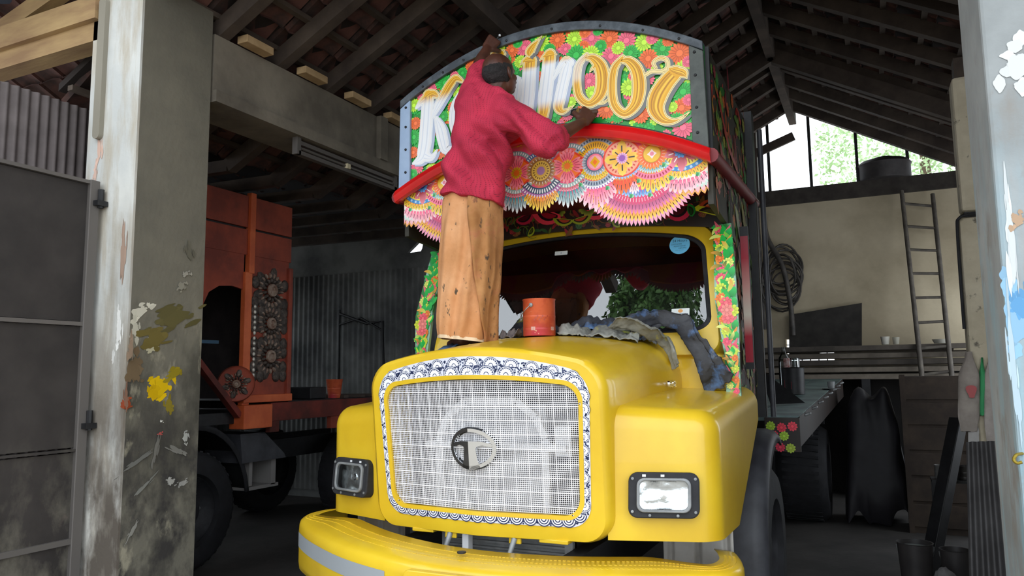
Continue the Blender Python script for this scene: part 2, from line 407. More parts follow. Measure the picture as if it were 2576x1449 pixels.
mb = MB().box((-7.4, .3, 0), (-7.2, 5.2, 1.2)); mb.box((-7.4, .3, 2.9), (-7.2, 5.2, 3.6)); mb.box((-7.4, .3, 1.2), (-7.2, 1.6, 2.9)); mb.box((-7.4, 4.4, 1.2), (-7.2, 5.2, 2.9)); mb.box((-7.4, 1.6, 1.2), (-7.2, 4.4, 2.05))  # high gap added in this unseen wall to light the left bay
structure(mb.done('wall_left', WALLG))
structure(MB().box((-7.2, .3, 0), (-2.98, .4, 3.48)).done('wall_front_left', CORR))
# left pillar: white-washed front, grubby grey side with splashes of paint
PILL = mat('pillar_paint', 'DCDAD2', .85, col2='C3C4C0', nscale=1.6, bump=.15, bscale=30)
stain(PILL, 'B7AFA0', 3.2, .45, .62, (3, 3, .5))
stain(PILL, '8D8579', 2.6, .36, .56, (2.5, 2.5, .4), zmin=2.75, zmax=1.5)
stain(PILL, '5D554C', 5, .36, .56, (1.5, 1.5, .6), zmin=1.9, zmax=.9)
PILS = mat('pillar_side', '757062', .92, col2='656156', nscale=2.2, bump=.3, bscale=35)
stain(PILS, '4C493F', 3.5, .44, .6, (1, 1, .6), zmin=2.3, zmax=1.6)
stain(PILS, '34312E', 6, .4, .6, (1, 1, .7), zmin=1.75, zmax=1.1)
stain(PILS, 'A39C86', 7, .56, .66, (1, 1, .5), zmin=2.1, zmax=1.7, amount=.7)
pil = thing('concrete_pillar', 'tall square concrete pillar, whitewashed front and paint-splashed grey side, beside the metal gate', 'pillar', (-2.26, -.1, 0))
MB().box((-2.48, -.4, 0), (-2.05, -.385, 3.98)).done('front_face', PILL, pil)
MB().box((-2.48, -.385, 0), (-2.05, .12, 3.98)).done('shaft', PILS, pil)
mb = MB(); mb.prism(rrect(-.03, 3.02, .03, 3.9, .028), frame((-2.37, -.4, 0), (0, -1, 0), (1, 0, 0)), .03); mb.done('hanging_strap', mat('strap_wood', '8B8577', .9), pil, smooth=40)
def dabs(D, u, v, w_, h_, col, ang=0, seed=0):
    """a splash of paint: one uneven blob with brushed dabs and drips about it"""
    r_ = random.Random(seed*17+3); ca, sa = cos(ang), sin(ang); n = 40
    def put(x, y, a, b, t, c):
        q = [(a*cos(2*PI*k/n)*(.8+.45*noise.noise((cos(2*PI*k/n)*1.1+seed, sin(2*PI*k/n)*1.1, t*5))), b*sin(2*PI*k/n)*(.8+.45*noise.noise((cos(2*PI*k/n)*1.1, sin(2*PI*k/n)*1.1+seed, t*5+9)))) for k in range(n)]
        D.step().add([(u+(x+i)*ca-(y+j)*sa, v+(x+i)*sa+(y+j)*ca) for i, j in q], c, 0, [tuple(range(n))])
    for k in range(16):
        f = .85+.3*r_.random(); put(r_.gauss(0, .22)*w_, r_.gauss(0, .22)*h_, w_*r_.uniform(.06, .24), h_*r_.uniform(.06, .24), r_.random(), tuple(min(1, x*f) for x in col))
    put(0, 0, w_*.33, h_*.33, .3, col)
d = Decal(lambda u, v, h: (-2.05+h, u, v))
def blob(px, py, w_, h_, col, ang=0, seed=0, X=-2.05):
    p = atX(px, py, X); q = atX(px+1, py, X); r = atX(px, py-1, X); su = abs(q.y-p.y); sv = abs(r.z-p.z)
    dabs(d, p.y, p.z, w_*su, h_*sv, lin(col), ang, seed)
for b in ((408, 972, 78, 70, 'D6B010', .5, 1), (386, 990, 40, 50, 'C9A20C', .2, 2), (440, 940, 50, 36, '8F7E22', .4, 3), (425, 1020, 30, 60, '86762A', 0, 4), (352, 785, 60, 34, 'C8C3B2', .5, 5), (340, 830, 26, 60, 'B9B5A4', .1, 6), (375, 870, 34, 44, 'B4AE92', -.4, 7),
          (318, 1015, 36, 34, '9C4A30', .2, 8), (335, 930, 60, 90, '6B5A46', 0, 9), (440, 800, 130, 60, '5F5836', .4, 10), (390, 850, 90, 60, '6A5E32', .2, 11), (465, 1100, 18, 40, 'A8A8A2', .2, 12), (440, 1130, 60, 20, '77756F', -.5, 13), (428, 1210, 26, 22, 'A09E98', 0, 14), (455, 1215, 30, 20, '96948E', .3, 15),
          (402, 1090, 12, 10, 'C0504C', 0, 16), (404, 1060, 8, 8, 'D8D6CE', 0, 17), (345, 1160, 120, 16, '6A6A66', .5, 18), (360, 1225, 90, 12, '7A7A74', .7, 19), (390, 1130, 14, 90, '6E6C66', -.2, 20), (330, 1335, 60, 12, '8A8880', 1., 21), (465, 690, 22, 16, '9A968A', .3, 22), (455, 720, 30, 26, '8C887A', .8, 23), (475, 640, 20, 60, '666356', .2, 24)): blob(*b)
d.done('paint_splashes', pil)
d = Decal(lambda u, v, h: (u, -.4-h, v))
for px, py, wx, hz, c, sd in ((300, 830, .07, .26, 'E6E4DE', 1), (285, 900, .03, .1, 'D8D6D0', 2), (330, 880, .05, .2, '86705C', 3), (318, 1000, .05, .2, '7B5A48', 4), (250, 380, .05, .2, 'D9B6A4', 5), (240, 440, .04, .1, 'DDBBAA', 6), (310, 640, .05, .4, 'A98F7E', 7)):
    p = atY(px, py, -.4); dabs(d, p.x, p.z, wx, hz, lin(c), 0, sd)
d.done('front_smears', pil)
# right pillar, near
PILR = mat('right_pillar_paint', 'A8ACAC', .85, col2='8C9090', nscale=2, bump=.25, bscale=25)
stain(PILR, '90ADB8', 2.2, .45, .62, (2, 2, .3), zmin=2.6, zmax=1.8); stain(PILR, '8A8782', 5, .55, .68, (1, 1, .6))
pr_ = thing('concrete_pillar', 'pale bluish painted concrete pillar at the right edge, with a hook on it', 'pillar', (2.4, -.1, 0))
MB().box((2.1, -.4, 0), (2.6, .12, 4.3)).done('shaft', PILR, pr_, bevel=.012)
d = Decal(lambda u, v, h: (u, -.4-h, v))
for px, py, wx, hz, c, sd in ((2562, 800, .12, .3, '7FA9C4', 1), (2568, 770, .08, .12, '4E8DBB', 2), (2545, 620, .03, .5, 'C2C6C6', 3), (2550, 930, .03, .6, 'A8BCC6', 4), (2560, 555, .05, .06, 'A98A6C', 5), (2560, 170, .12, .15, 'C8CAC8', 6)):
    p = atY(px, py, -.4); dabs(d, p.x, p.z, wx, hz, lin(c), 0, sd)
d.done('paint_smears', pr_)
p = atY(2556, 1152, -.42)
MB().tube(spline([p+Vector((.02, .02, .012)), p+Vector((0, -.01, .01)), p+Vector((-.008, -.015, -.005)), p+Vector((.0, -.02, -.014)), p+Vector((.012, -.02, -.01))]), .005).done('hook', mat('brass', '8A7622', .5, .5), pr_, smooth=60)
# slim post standing inside the right bay: two lengths with a groove between
SLIM = mat('slim_post', 'D8CDB4', .9, col2='BBAF96', nscale=3, bump=.25, bscale=25); stain(SLIM, '6E675B', 9, .6, .68)
ps = thing('concrete_post', 'slim beige concrete post with a cable wrapped round its joint, inside right doorway', 'pillar', (2.46, 3.3, 0))
MB().box((2.37, 3.2, 2.78), (2.585, 3.42, 3.83)).done('upper_length', SLIM, ps, bevel=.03)
MB().box((2.345, 3.2, 0), (2.56, 3.42, 2.74)).done('lower_length', SLIM, ps, bevel=.03)
MB().box((2.39, 3.24, 2.73), (2.53, 3.4, 2.79)).done('joint', BLACKM, ps)
MB().box((2.4, 3.26, 3.82), (2.54, 3.4, 4.0)).done('timber_strut', TIMBER, ps)
MB().tube(spline([(2.64, 3.17, 4.1), (2.635, 3.15, 3.6), (2.625, 3.15, 2.9), (2.58, 3.16, 2.79), (2.46, 3.17, 2.755), (2.35, 3.17, 2.73), (2.33, 3.19, 2.6), (2.325, 3.2, 1.9)], 6), .011, 6).done('cable', BLACKR, ps, smooth=60)
# steel uprights and rail in the gable opening
win = thing('window_1', 'open gable above the back wall with thin steel bars', None, (1.2, 8, 4.2), kind='structure')
for px in (1937, 2042, 2160, 2288):
    p = atY(px, 470, 8.06); MB().box((p.x-.02, 8.04, 4.19), (p.x+.02, 8.08, (zl if p.x < RX else zr)(p.x)+.15)).done('bar', BLACKM, win)
MB().beam((.28, 8.0, 4.78), (.86, 8.0, 4.98), .05, .12).done('board', TIMBER, win)
MB().box((.27, 7.96, 4.2), (.34, 8.1, 5.2)).done('jamb', TIMBER, win)
w2_ = thing('window_2', 'small barred opening low in the back wall', None, (.9, 8.1, 1.72), kind='structure')
for k in range(5): MB().box((.68+.11*k, 8.08, 1.72), (.695+.11*k, 8.1, 2.06)).done('bar', BLACKM, w2_)
for z in (1.8, 1.89, 1.98): MB().box((.6, 8.085, z-.006), (1.22, 8.1, z+.006)).done('bar', BLACKM, w2_)
# metal gate leaf folded back on the left
gt = thing('metal_gate', 'dark grubby sheet-metal gate leaf hinged on the whitewashed pillar', 'gate', (-2.3, -1.6, 0))
stain(GATEM, '6F6A5E', 4, .5, .66, (1, 1, .6), zmin=1.4, zmax=.8, amount=.8); stain(GATEM, '7A6A60', 8, .62, .7, zmin=1.2, zmax=.4, amount=.6)
for z0, z1 in ((.1, .71), (.74, 1.2), (1.23, 1.9), (1.93, 2.72)): MB().box((-2.34, -2.9, z0), (-2.325, -.47, z1)).done('sheet', GATEM, gt)
GEDGE = mat('gate_edge', '6A6561', .6, .4)
MB().box((-2.35, -.49, .05), (-2.3, -.43, 2.75)).done('edge_post', GEDGE, gt, bevel=.004)
MB().box((-2.35, -2.93, .05), (-2.3, -2.88, 2.75)).done('edge_post', GEDGE, gt, bevel=.004)
for z, t in ((2.735, .02), (1.915, .022), (.725, .03), (1.215, .012), (.08, .03)): MB().box((-2.345, -2.9, z-t/2), (-2.305, -.47, z+t/2)).done('rail', GEDGE if z != 1.215 else GATEM, gt)
for z in (2.62, 1.35):
    mb = MB().box((-2.33, -.47, z-.02), (-2.26, -.405, z+.01)); mb.tube([(-2.29, -.43, z-.03), (-2.29, -.43, z+.08)], .017); mb.done('hinge', BLACKM, gt)
MB().tube(spline([(-2.3, -1.05, 1.36), (-2.27, -1.03, 1.38), (-2.27, -.99, 1.36), (-2.3, -.97, 1.31)]), .012).done('handle', GEDGE, gt, smooth=60)
# corrugated sheet above and behind the gate, timber fascia, canopy
mb = MB(); mb.grid(lambda u, v: Vector((-2.86+.011*sin(u*2*PI*46), -2.6+2.85*u, .3+3.07*v)), 460, 1)
o = mb.done('corrugated_sheet', CORR, None, smooth=60, base=(-2.86, -1.2, .3)); tag(o, 'brown-grey corrugated iron sheet standing behind the metal gate', 'sheet')
LITW = mat('worn_beam', 'B79A6A', .85, col2='8E6F4E', nscale=3, bump=.2, bscale=20, stretch=(.4, 2, 2))
structure(MB().box((-4.6, -.44, 3.78), (-2.42, -.3, 3.93)).done('beam', LITW))
structure(MB().box((-4.6, -.40, 3.66), (-2.42, -.26, 3.78)).done('beam', LITW))
BLUEW = mat('blue_sheet', '4B5568', .8, col2='3A4150', nscale=3)
structure(MB().box((-6.5, -1.6, 4.3), (-2.4, -.1, 4.34)).done('canopy', BLUEW))
for y in (-1.5, -1.0, -.5): MB().beam((-4.9, y, 4.26), (-2.4, y, 4.26), .06, .08).done('rafter', TIMBER, bpy.data.objects['canopy'])
structure(MB().beam((-4.6, -.3, 3.75), (-2.3, -.34, 4.27), .08, .12).done('brace', LITW))
# tube-light holder slung under the beam
tl = thing('tube_light', 'unlit grey tube-light batten slung under the concrete beam', 'lamp', (-2.1, 1.6, 3.3))
MB().box((-2.1, .95, 3.33), (-2.06, 2.25, 3.36)).done('batten', GEDGE, tl)
MB().box((-2.09, .96, 3.25), (-2.05, 2.25, 3.28)).done('rail', GEDGE, tl)
for y in (.96, 2.22): MB().box((-2.1, y-.02, 3.25), (-2.05, y+.02, 3.38)).done('bracket', GEDGE, tl)
MB().box((-2.09, 1.52, 3.28), (-2.04, 1.56, 3.32)).done('starter', mat('cream', 'C9BD9C'), tl)
MB().tube([(-2.07, 1.0, 3.305), (-2.07, 2.2, 3.305)], .013).done('tube', mat('dusty_tube', '5A5550', .4), tl, smooth=60)
wc = MB().tube([(-2.06, 2.24, 3.34), (-2.5, 3.1, 3.33), (-3.3, 4.4, 3.3)], .006, 5).done('wire', GEDGE, None, base=(-2.5, 3.1, 3.33)); tag(wc, 'thin wire running back from the tube-light batten to the far wall', 'wire')
# ------------------------------------------------------------------ the painted truck
TR = thing('painted_truck', 'yellow-nosed truck with white wire grille and bright flower-painted signboard over its cab', 'truck', (0, 1.5, 0))
def yv(x, z): return -.17+.118*abs(x)+.105*(1.68-z)
def warp(wt, wb, zt, ztc, zb, r, n=8, m=10):
    """closed loop of a rounded nose outline, (x, z); its top edge is arched"""
    base = []
    rx, rz = r/wt, r/(zt-zb)
    for cx, cz, a0 in ((1-rx, 1-rz, 0), (-1+rx, 1-rz, 90), (-1+rx, rz, 180), (1-rx, rz, 270)):
        for k in range(n+1):
            a = math.radians(a0+90*k/n); base.append((cx+rx*cos(a), cz+rz*sin(a)))
        if a0 in (0, 180):
            x0, z0 = base[-1]; e = -1
            for k in range(1, m*2): f = k/(m*2); base.append((x0*(1-2*f), z0))
        else:
            x0, z0 = base[-1]; z1 = rz if a0 == 90 else 1-rz
            for k in range(1, m): base.append((x0, z0+(z1-z0)*k/m))
    return [(x*(wb+(wt-wb)*z), zb+z*(zt+(ztc-zt)*(1-x*x)-zb)) for x, z in base]
L_open = warp(.515, .49, 1.545, 1.583, .972, .075)
L_in = warp(.535, .51, 1.563, 1.603, .953, .085)
L_out = warp(.567, .538, 1.603, 1.69, .922, .1)
L_nose = warp(.605, .6, 1.625, 1.715, .86, .1)
def onnose(L, d=0.): return [Vector((x, yv(x, z)+d, z)) for x, z in L]
NOSE = MB(); NOSE.loft([onnose(L_open, .05), onnose(L_open, -.004), onnose(L_in, -.006), onnose(L_in, 0), onnose(L_out, 0), onnose(L_nose, 0)])
NOSE.done('nose_panel', YEL, TR, smooth=35)
HS = []
for y, b, wt, wb, zt, ztc, zb, r in ((0, 1, .605, .6, 1.625, 1.715, .86, .1), (.012, 1, .625, .618, 1.64, 1.728, .855, .115), (.045, 1, .636, .63, 1.648, 1.735, .853, .12), (.12, .8, .64, .635, 1.655, 1.745, .855, .125), (.3, .4, .65, .645, 1.685, 1.775, .86, .14), (.55, .12, .665, .66, 1.715, 1.805, .9, .16), (.8, 0, .685, .68, 1.74, 1.825, .95, .18), (1.02, 0, .71, .7, 1.755, 1.835, 1.0, .2), (1.22, 0, .73, .72, 1.76, 1.83, 1.0, .2)):
    HS.append([Vector((x, y+b*yv(x, z)+(1-b)*.0, z)) for x, z in warp(wt, wb, zt, ztc, zb, r)])
HOOD = MB().loft(HS).done('hood', YEL, TR, smooth=40)
# cowl seam and model number on the flank
MB().beam((.735, 1.24, 1.02), (.738, 1.24, 1.7), .012, .012).done('cowl_seam', YEL, TR)
def text(body, size, m3, name, m, parent, ext=.001, align='CENTER', label=None, bold=0.):
    cu = bpy.data.curves.new(name, 'FONT'); cu.body = body; cu.size = size; cu.extrude = ext; cu.align_x = align; cu.align_y = 'CENTER'; cu.offset = bold; cu.resolution_u = 2
    t = bpy.data.objects.new(name, cu); COL.objects.link(t); bpy.context.view_layer.update()
    me = bpy.data.meshes.new_from_object(t.evaluated_get(bpy.context.evaluated_depsgraph_get())); bpy.data.objects.remove(t); bpy.data.curves.remove(cu)
    me.transform(Matrix.Translation(-org(parent)) @ m3); me.materials.clear(); me.materials.append(m)
    return link(name, me, parent, None, label)
em = atX(1692, 967, .714)
me_ = Matrix(((0, 0, 1), (1, 0, 0), (0, 1, 0))).to_4x4(); me_.translation = em+Vector((-.004, 0, 0))
me_ = me_ @ Matrix.Diagonal((1.7, 1, 1, 1))
text('1612', .048, me_, 'model_number', CHROME, TR, .006, label='small raised chrome 1612', bold=.0015)
# scallop-painted band round the grille
BAND = MB().loft([onnose(L_in, -.003), onnose(L_out, -.003)]).done('grille_border', mat('border_white', 'D9D9E2', .4), TR, smooth=30, label='white band painted with dark blue scallops')
dk = lin('27345C'); wh = lin('F0F0F6')
D = Decal(lambda u, v, h: Vector((u, yv(u, v)-.003-h, v)))
def scallop(cx, cz, r, ang, seg=9, half=PI/2):
    D.step(); 
    D.arc(cx, cz, 0, r, ang-half, ang+half, dk, 0, 14); D.arc(cx, cz, 0, r*.93, ang-half, ang+half, wh, 1, 14); D.arc(cx, cz, 0, r*.85, ang-half, ang+half, dk, 2, 14)
    for k in range(seg):
        a = ang-half+2*half*(k+.5)/seg; D.petal(cx, cz, a, r*.3, r*.8, 2*half*r*.62/seg, wh, wh, 3)
    D.disc(cx, cz, r*.24, wh, 4, 8) if half < 1 else D.arc(cx, cz, 0, r*.22, ang-half, ang+half, wh, 4, 8)
nL = len(L_in)
def bandpt(i, t): a, b = Vector(L_in[i % nL]), Vector(L_out[i % nL]); return a.lerp(b, t)
# dots in between
acc = 0
for i in range(nL):
    a, b = bandpt(i, .5), bandpt(i+1, .5); wd = (bandpt(i, 1)-bandpt(i, 0)).length; ln = (b-a).length
    for q in range(max(1, int(ln*wd/.00010))):
        t = rnd.random(); p = bandpt(i, .12+.76*rnd.random()).lerp(bandpt(i+1, .12+.76*rnd.random()), t); D.disc(p.x, p.y, .0042, dk, 0, 6)
def bandf(i, t): j = int(i); return bandpt(j, t).lerp(bandpt(j+1, t), i-j)
def walk(i0, i1, sp, row, rfac, rmin):
    """scallops at even spacing along the band between two loop indices"""
    last = None; i = i0
    while i < i1:
        p = bandf(i, row)
        if last is None or (p-last).length >= sp:
            o = bandf(i, 1)-bandf(i, 0); scallop(p.x, p.y, max(rmin, o.length*rfac), math.atan2(o.y, o.x)); last = p
        i += .125
nc = 9; top0, top1 = nc-3, nc+20+2; 
walk(top0, top1, .094, .52, .46, .03); walk(top0+1, top1, .094, .03, .5, .04)
walk(top1, top1+nc+9+nc-3, .058, .05, .85, .02); bot0 = top1+nc+9+nc-3
i = bot0
# bottom: overlapping waves
last = None
for j in range(nL-9-8-23-3, nL-9-3):
    for f in (0, .5):
        p = bandpt(j, .0).lerp(bandpt(j+1, .0), f)
        if last is None or (p-last).length >= .05:
            D.step(); last = p
            for q, rr in enumerate((.034, .029, .024, .019, .013, .008)): D.arc(p.x, p.y, 0, rr, PI, 2*PI, dk if q % 2 == 0 else wh, q, 12)
walk(nL-9-2, nL+nc-3, .058, .05, .85, .02)
D.done('scallop_painting', BAND)
# wire grille: a fine square mesh with stronger wires, folded along the middle
def inside(x, z):
    if abs(x) > .49+(.515-.49)*(z-.972)/.573: return False
    return .972 < z < 1.545+.038*(1-(x/.515)**2)
mb = MB(); mb2 = MB(); pitch = .0092; q = 0
x = -.512; 
while x < .513:
    za, zb = .976, 1.541+.038*(1-(x/.515)**2)
    if abs(x) > .485: zz = (abs(x)-.485)/.03*.08; za += zz*.9; zb -= zz*.7
    bold = q % 7 == 0; t = .0036 if bold else .0021
    (mb2 if bold else mb).beam((x, yv(x, za)+.012, za), (x, yv(x, zb)+.012, zb), t, t*(1.3 if bold else 1), (0, 1, 0)); x += pitch; q += 1
z = .978; q = 0
while z < 1.58:
    xm = .49+.025*(z-.972)/.573
    if z > 1.545: xm = .515*math.sqrt(max(0, 1-(z-1.545)/.038))
    elif z > 1.48: xm -= (z-1.48)*.35
    elif z < 1.03: xm -= (1.03-z)*.7
    bold = q % 7 == 3; t = .0036 if bold else .0021
    for sg in (-1, 1): (mb2 if bold else mb).beam((0, yv(0, z)+.010, z), (sg*xm, yv(xm, z)+.010, z), t*(1.3 if bold else 1), t, (0, 1, 0))
    z += pitch; q += 1
GR = mb.done('grille_mesh', WHITEW, TR, kind='stuff', label='fine white square wire mesh')
mb2.done('grille_wire', WHITEW, TR, label='stronger white wires dividing the mesh')
# what shows through it: radiator, pale shroud ring, crossbar
RADM = mat('radiator', '5A5A5F', .7, .2, col2='3E3E44', nscale=30)
RAD = MB().box((-.52, .16, .86), (.52, .2, 1.62)).done('radiator', RADM, TR)
PALEG = mat('pale_grey_paint', 'D8D8DA', .6)
mb = MB()
fr = [(-.29, .93), (-.29, 1.3), (-.24, 1.4), (-.14, 1.475), (.14, 1.475), (.24, 1.4), (.29, 1.3), (.29, .93)]
for a, b in zip(fr, fr[1:]): mb.beam((a[0], .06, a[1]), (b[0], .06, b[1]), .035, .03, (0, 1, 0))
mb.beam((-.36, .055, 1.26), (.4, .055, 1.26), .055, .03, (0, 0, 1)); mb.beam((.02, .07, .93), (.02, .07, 1.48), .014, .014); mb.box((.34, .05, 1.22), (.42, .09, 1.36))
mb.done('grille_stay', PALEG, TR)
MB().box((-.28, .085, .93), (.28, .1, 1.46)).done('fan_shroud', mat('shroud', '9A9A9E', .7), TR)
# emblem: a T in an oval
ec = Vector((-.012, yv(0, 1.262)-.012, 1.262))
A, Bz = .121, .094
def ell(a, b, n=24): return [(a*cos(PI*(k/n-.5)), b*sin(PI*(k/n-.5))) for k in range(n+1)]
for sg, nm in ((-1, 'left'), (1, 'right')):
    mb = MB()
    def em_(x, z, d): return Vector((ec.x+sg*x, ec.y+.42*x+.09*-z-d, ec.z+z))
    for poly in (ell(A, Bz)+ell(A-.018, Bz-.016)[::-1], [(0, .035), (.05, .034), (.104, .022), (.1, .006), (.06, .016), (.034, .01), (.03, 0), (.036, -.05), (.048, -.086), (.02, -.094), (0, -.095)]):
        r0 = mb.ring([em_(x, z, 0) for x, z in poly]); r1 = mb.ring([em_(x, z, .018) for x, z in poly]); mb.skin(r0, r1)
        for q, rr in ((0, r0), (.018, r1)):
            for t in tessellate_polygon([[Vector((x, z, 0)) for x, z in poly]]): mb.bm.faces.new([rr[i] for i in t])
    if sg > 0:
        pass
    bk = MB(); po = [(x*1.045, z*1.05) for x, z in ell(A, Bz)]+[(x*.8, z*.8) for x, z in ell(A, Bz)][::-1]; r0 = bk.ring([em_(x, z, -.012) for x, z in po]); r1 = bk.ring([em_(x, z, -.001) for x, z in po]); bk.skin(r0, r1)
    for rr in (r0, r1):
        for t in tessellate_polygon([[Vector((x, z, 0)) for x, z in po]]): bk.bm.faces.new([rr[i] for i in t])
    bk.done('emblem_shade_rim', BLACKM, TR)  # black rim added behind the chrome, standing in for its shadow outline
    mb.done('emblem', CHROME, TR, label='half of a chrome oval emblem holding a flared T')
# fenders with headlamps
GLASSL = mat('lamp_glass', 'F4F6F6', .08, .0, coat=1.)
REFL = mat('lamp_reflector', 'C9CCCC', .16, 1., bump=.6, bscale=9)
LGL = glassmat('lamp_lens', (.96, .97, .97), .03)
def fender(sx):
    bm = bmesh.new()
    bot = [(.597, .018, .868), (1.062, .155, .868), (1.075, .58, .868), (1.085, 1.32, 1.33), (.70, 1.32, 1.33), (.62, .5, .9)]
    top = [(.597, .018, 1.452), (1.062, .155, 1.425), (1.075, .58, 1.458), (1.085, 1.32, 1.515), (.70, 1.32, 1.53), (.62, .5, 1.492)]
    a = [bm.verts.new((sx*x, y, z)) for x, y, z in bot]; b = [bm.verts.new((sx*x, y, z)) for x, y, z in top]
    n = len(a); bm.faces.new(b)
    for i in range(n): bm.faces.new((a[i], a[(i+1) % n], b[(i+1) % n], b[i]))
    bmesh.ops.recalc_face_normals(bm, faces=bm.faces[:])
    e = [bm.edges.get((b[0], b[1])), bm.edges.get((b[1], b[2])), bm.edges.get((b[2], b[3])), bm.edges.get((a[1], b[1]))]
    bmesh.ops.bevel(bm, geom=e, offset=.095, segments=7, profile=.5, affect='EDGES', clamp_overlap=True)
    q = MB(); q.bm.free(); q.bm = bm
    return q.done('fender', YEL, TR, smooth=42)
def headlamp(sx, parent_f):
    u = Vector((sx*1, .29, 0)).normalized(); up = Vector((0, .12, 1)).normalized()
    nrm = Vector((sx*.28, -1, .1)).normalized(); c = Vector((sx*.836, .085, 1.068))+nrm*.02
    m = Matrix((u, up, nrm)).transposed().to_4x4(); m.translation = c
    bz = MB().ringprism(rrect(-.153, -.097, .153, .097, .04), rrect(-.112, -.068, .112, .068, .03), m @ Matrix.Translation((0, 0, -.05)), .07)
    B = bz.done('headlamp', BLACKR, parent_f, bevel=.006, label='rectangular headlamp in a black surround')
    return m
HL = []
for sx in (1, -1):
    F = fender(sx); m = headlamp(sx, F); mm = lambda x, y, z, m=m: m @ Vector((x, y, z))
    mb = MB(); mb.grid(lambda u, v: mm((u-.5)*.232, (v-.5)*.144, -.0-.012*(1-((2*u-1)**4)*.7)*(1-((2*v-1)**4)*.7)+.004*noise.noise((u*5, v*4, sx))), 20, 14); mb.done('reflector', REFL, F, smooth=60)
    mb = MB(); mb.ringprism(rrect(-.117, -.073, .117, .073, .033), rrect(-.104, -.061, .104, .061, .027), m @ Matrix.Translation((0, 0, .012)), .02); mb.done('lamp_rim', STEELG, F, bevel=.004)
    mb = MB(); mb.grid(lambda u, v: mm((u-.5)*.215, (v-.5)*.13, .024+.012*(1-(2*u-1)**2)*(1-(2*v-1)**2)+.0012*sin(u*150)), 90, 12); mb.done('lamp_lens', LGL, F, smooth=60)
    mb = MB(); mb.lathe([(.0, .0), (.018, -.002), (.02, -.015), (.024, -.022)], m @ Matrix.Translation((0, .0, .0)), 12); mb.done('bulb_cap', CHROME, F, smooth=60)
    mb = MB()
    for x_, y_ in ((-.135, .07), (.135, .07), (-.135, -.07), (.135, -.07), (-.06, -.085), (.06, -.085)): mb.lathe([(.0065, .015), (.0065, .024), (0, .025)], m @ Matrix.Translation((x_, y_, 0)), 8)
    mb.done('screws', STEELG, F, kind='stuff')
    for x_ in (-.085, -.005): MB().box((x_-.008, .078, .02), (x_+.008, .088, .0215), m).done('paper_tag', PALEG, F)
    # pale inner panel below, with pressed ribs
    mb = MB(); mb.grid(lambda u, v: Vector((sx*(.74+.33*u), .42+.02*max(0, sin(u*2*PI*2.5))**6, .62+.3*v)), 60, 2); mb.done('splash_panel', mat('pale_zinc', 'C9C5BE', .45, .3, col2='A8A49D', nscale=4), TR, smooth=50)
# hinges, radiator fins, brackets under the nose
mb = MB()
for k in range(9): mb.box((-.28, .1, .62+.028*k), (.36, .13, .63+.028*k))
mb.box((-.3, .09, .6), (-.28, .14, .87)); mb.box((.36, .09, .6), (.40, .14, .87)); mb.box((-.3, .12, .6), (.4, .14, .87))
mb.done('oil_cooler', STEELG, TR)
for x_ in (-.17, .17):
    MB().box((x_-.03, -.05, .83), (x_+.03, -.035, .875)).done('hinge', YEL, TR, bevel=.003)
    MB().tube([(x_, -.05, .855), (x_-.015, -.08, .78), (x_-.04, -.14, .73)], [.014, .012, .02], 8).done('catch', STEELG, TR, smooth=60)
for x_, w_ in ((-.33, .12), (.36, .14)): MB().box((x_-w_/2, -.045, .845), (x_+w_/2, .02, .862)).done('lip', YEL, TR, bevel=.003)
MB().box((-.12, -.03, .7), (-.085, .02, .87)).done('pale_stay', PALEG, TR, bevel=.006)
# bumper
fp = [(-1.1, .36), (-1.15, .2), (-1.155, .08), (-1.12, -.02), (-1.04, -.1), (-.85, -.23), (-.55, -.385), (-.25, -.475), (0, -.5), (.25, -.475), (.55, -.385), (.85, -.23), (1.04, -.1), (1.12, -.02), (1.155, .08), (1.15, .2), (1.1, .36)]
fp = spline([Vector((x_, y_, 0)) for x_, y_ in fp], 5); rings = []
prof = [(.27, .85), (.1, .842), (.05, .836), (.02, .826), (.004, .808), (0, .78), (0, .62), (.012, .585), (.04, .57), (.1, .565)]
def bump_pt(i, dd, z, out=0.):
    p = fp[i]; t = (fp[min(i+1, len(fp)-1)]-fp[max(i-1, 0)]).normalized(); nn = Vector((-t.y, t.x, 0)); k = 1-.62*smoothstep(.9, 1.12, abs(p.x))
    return Vector((p.x, p.y, z-.015-.032*p.x/1.1)) + nn*(dd*k-out)
rings = [[bump_pt(i, dd, z) for dd, z in prof] for i in range(len(fp))]
BUMP = MB().loft(rings, False).done('bumper', YEL, TR, smooth=50, solid=.004)
# tread dots pressed in the bumper top
mb = MB()
for i in range(4, len(fp)-4):
    for dd in (.1, .15, .2):
        for f in (0, .33, .66):
            p = bump_pt(i, dd, .842+(dd-.1)*.047).lerp(bump_pt(i+1, dd, .842+(dd-.1)*.047), f); mb.box(p+Vector((-.006, -.004, -.006)), p+Vector((.006, .004, .0008)))
mb.done('tread', YEL, BUMP, kind='stuff')
i0 = 6; i1 = min(i for i in range(len(fp)) if fp[i].x > -.2)
mb = MB(); mb.loft([[bump_pt(i, 0, z, .002) for z in (.775, .7)] for i in range(i0, i1)], False); mb.done('reflective_strip', mat('reflective_grey', 'A9AEB2', .45, .2), BUMP, smooth=40)
m = frame((.08, -.5, 0), (0, -1, 0), (1, 0, 0))
MB().ringprism(rrect(-.2, .54, .3, .8, .03), rrect(-.16, .55, .26, .755, .02), m, .035).done('plate_recess', YEL, BUMP, bevel=.008)
MB().box((-.07, -.502, .56), (.33, -.497, .75)).done('recess_back', BLACKM, BUMP)
mb = MB(); mb.lathe([(.02, .843), (.02, .849), (0, .85)], Matrix.Translation((.06, -.35, 0)), 10); mb.done('bolt', BLACKM, BUMP)
for x_ in (-.45, .45): MB().box((x_-.04, -.3, .6), (x_+.04, 5.5, .8)).done('chassis_rail', BLACKM, TR)
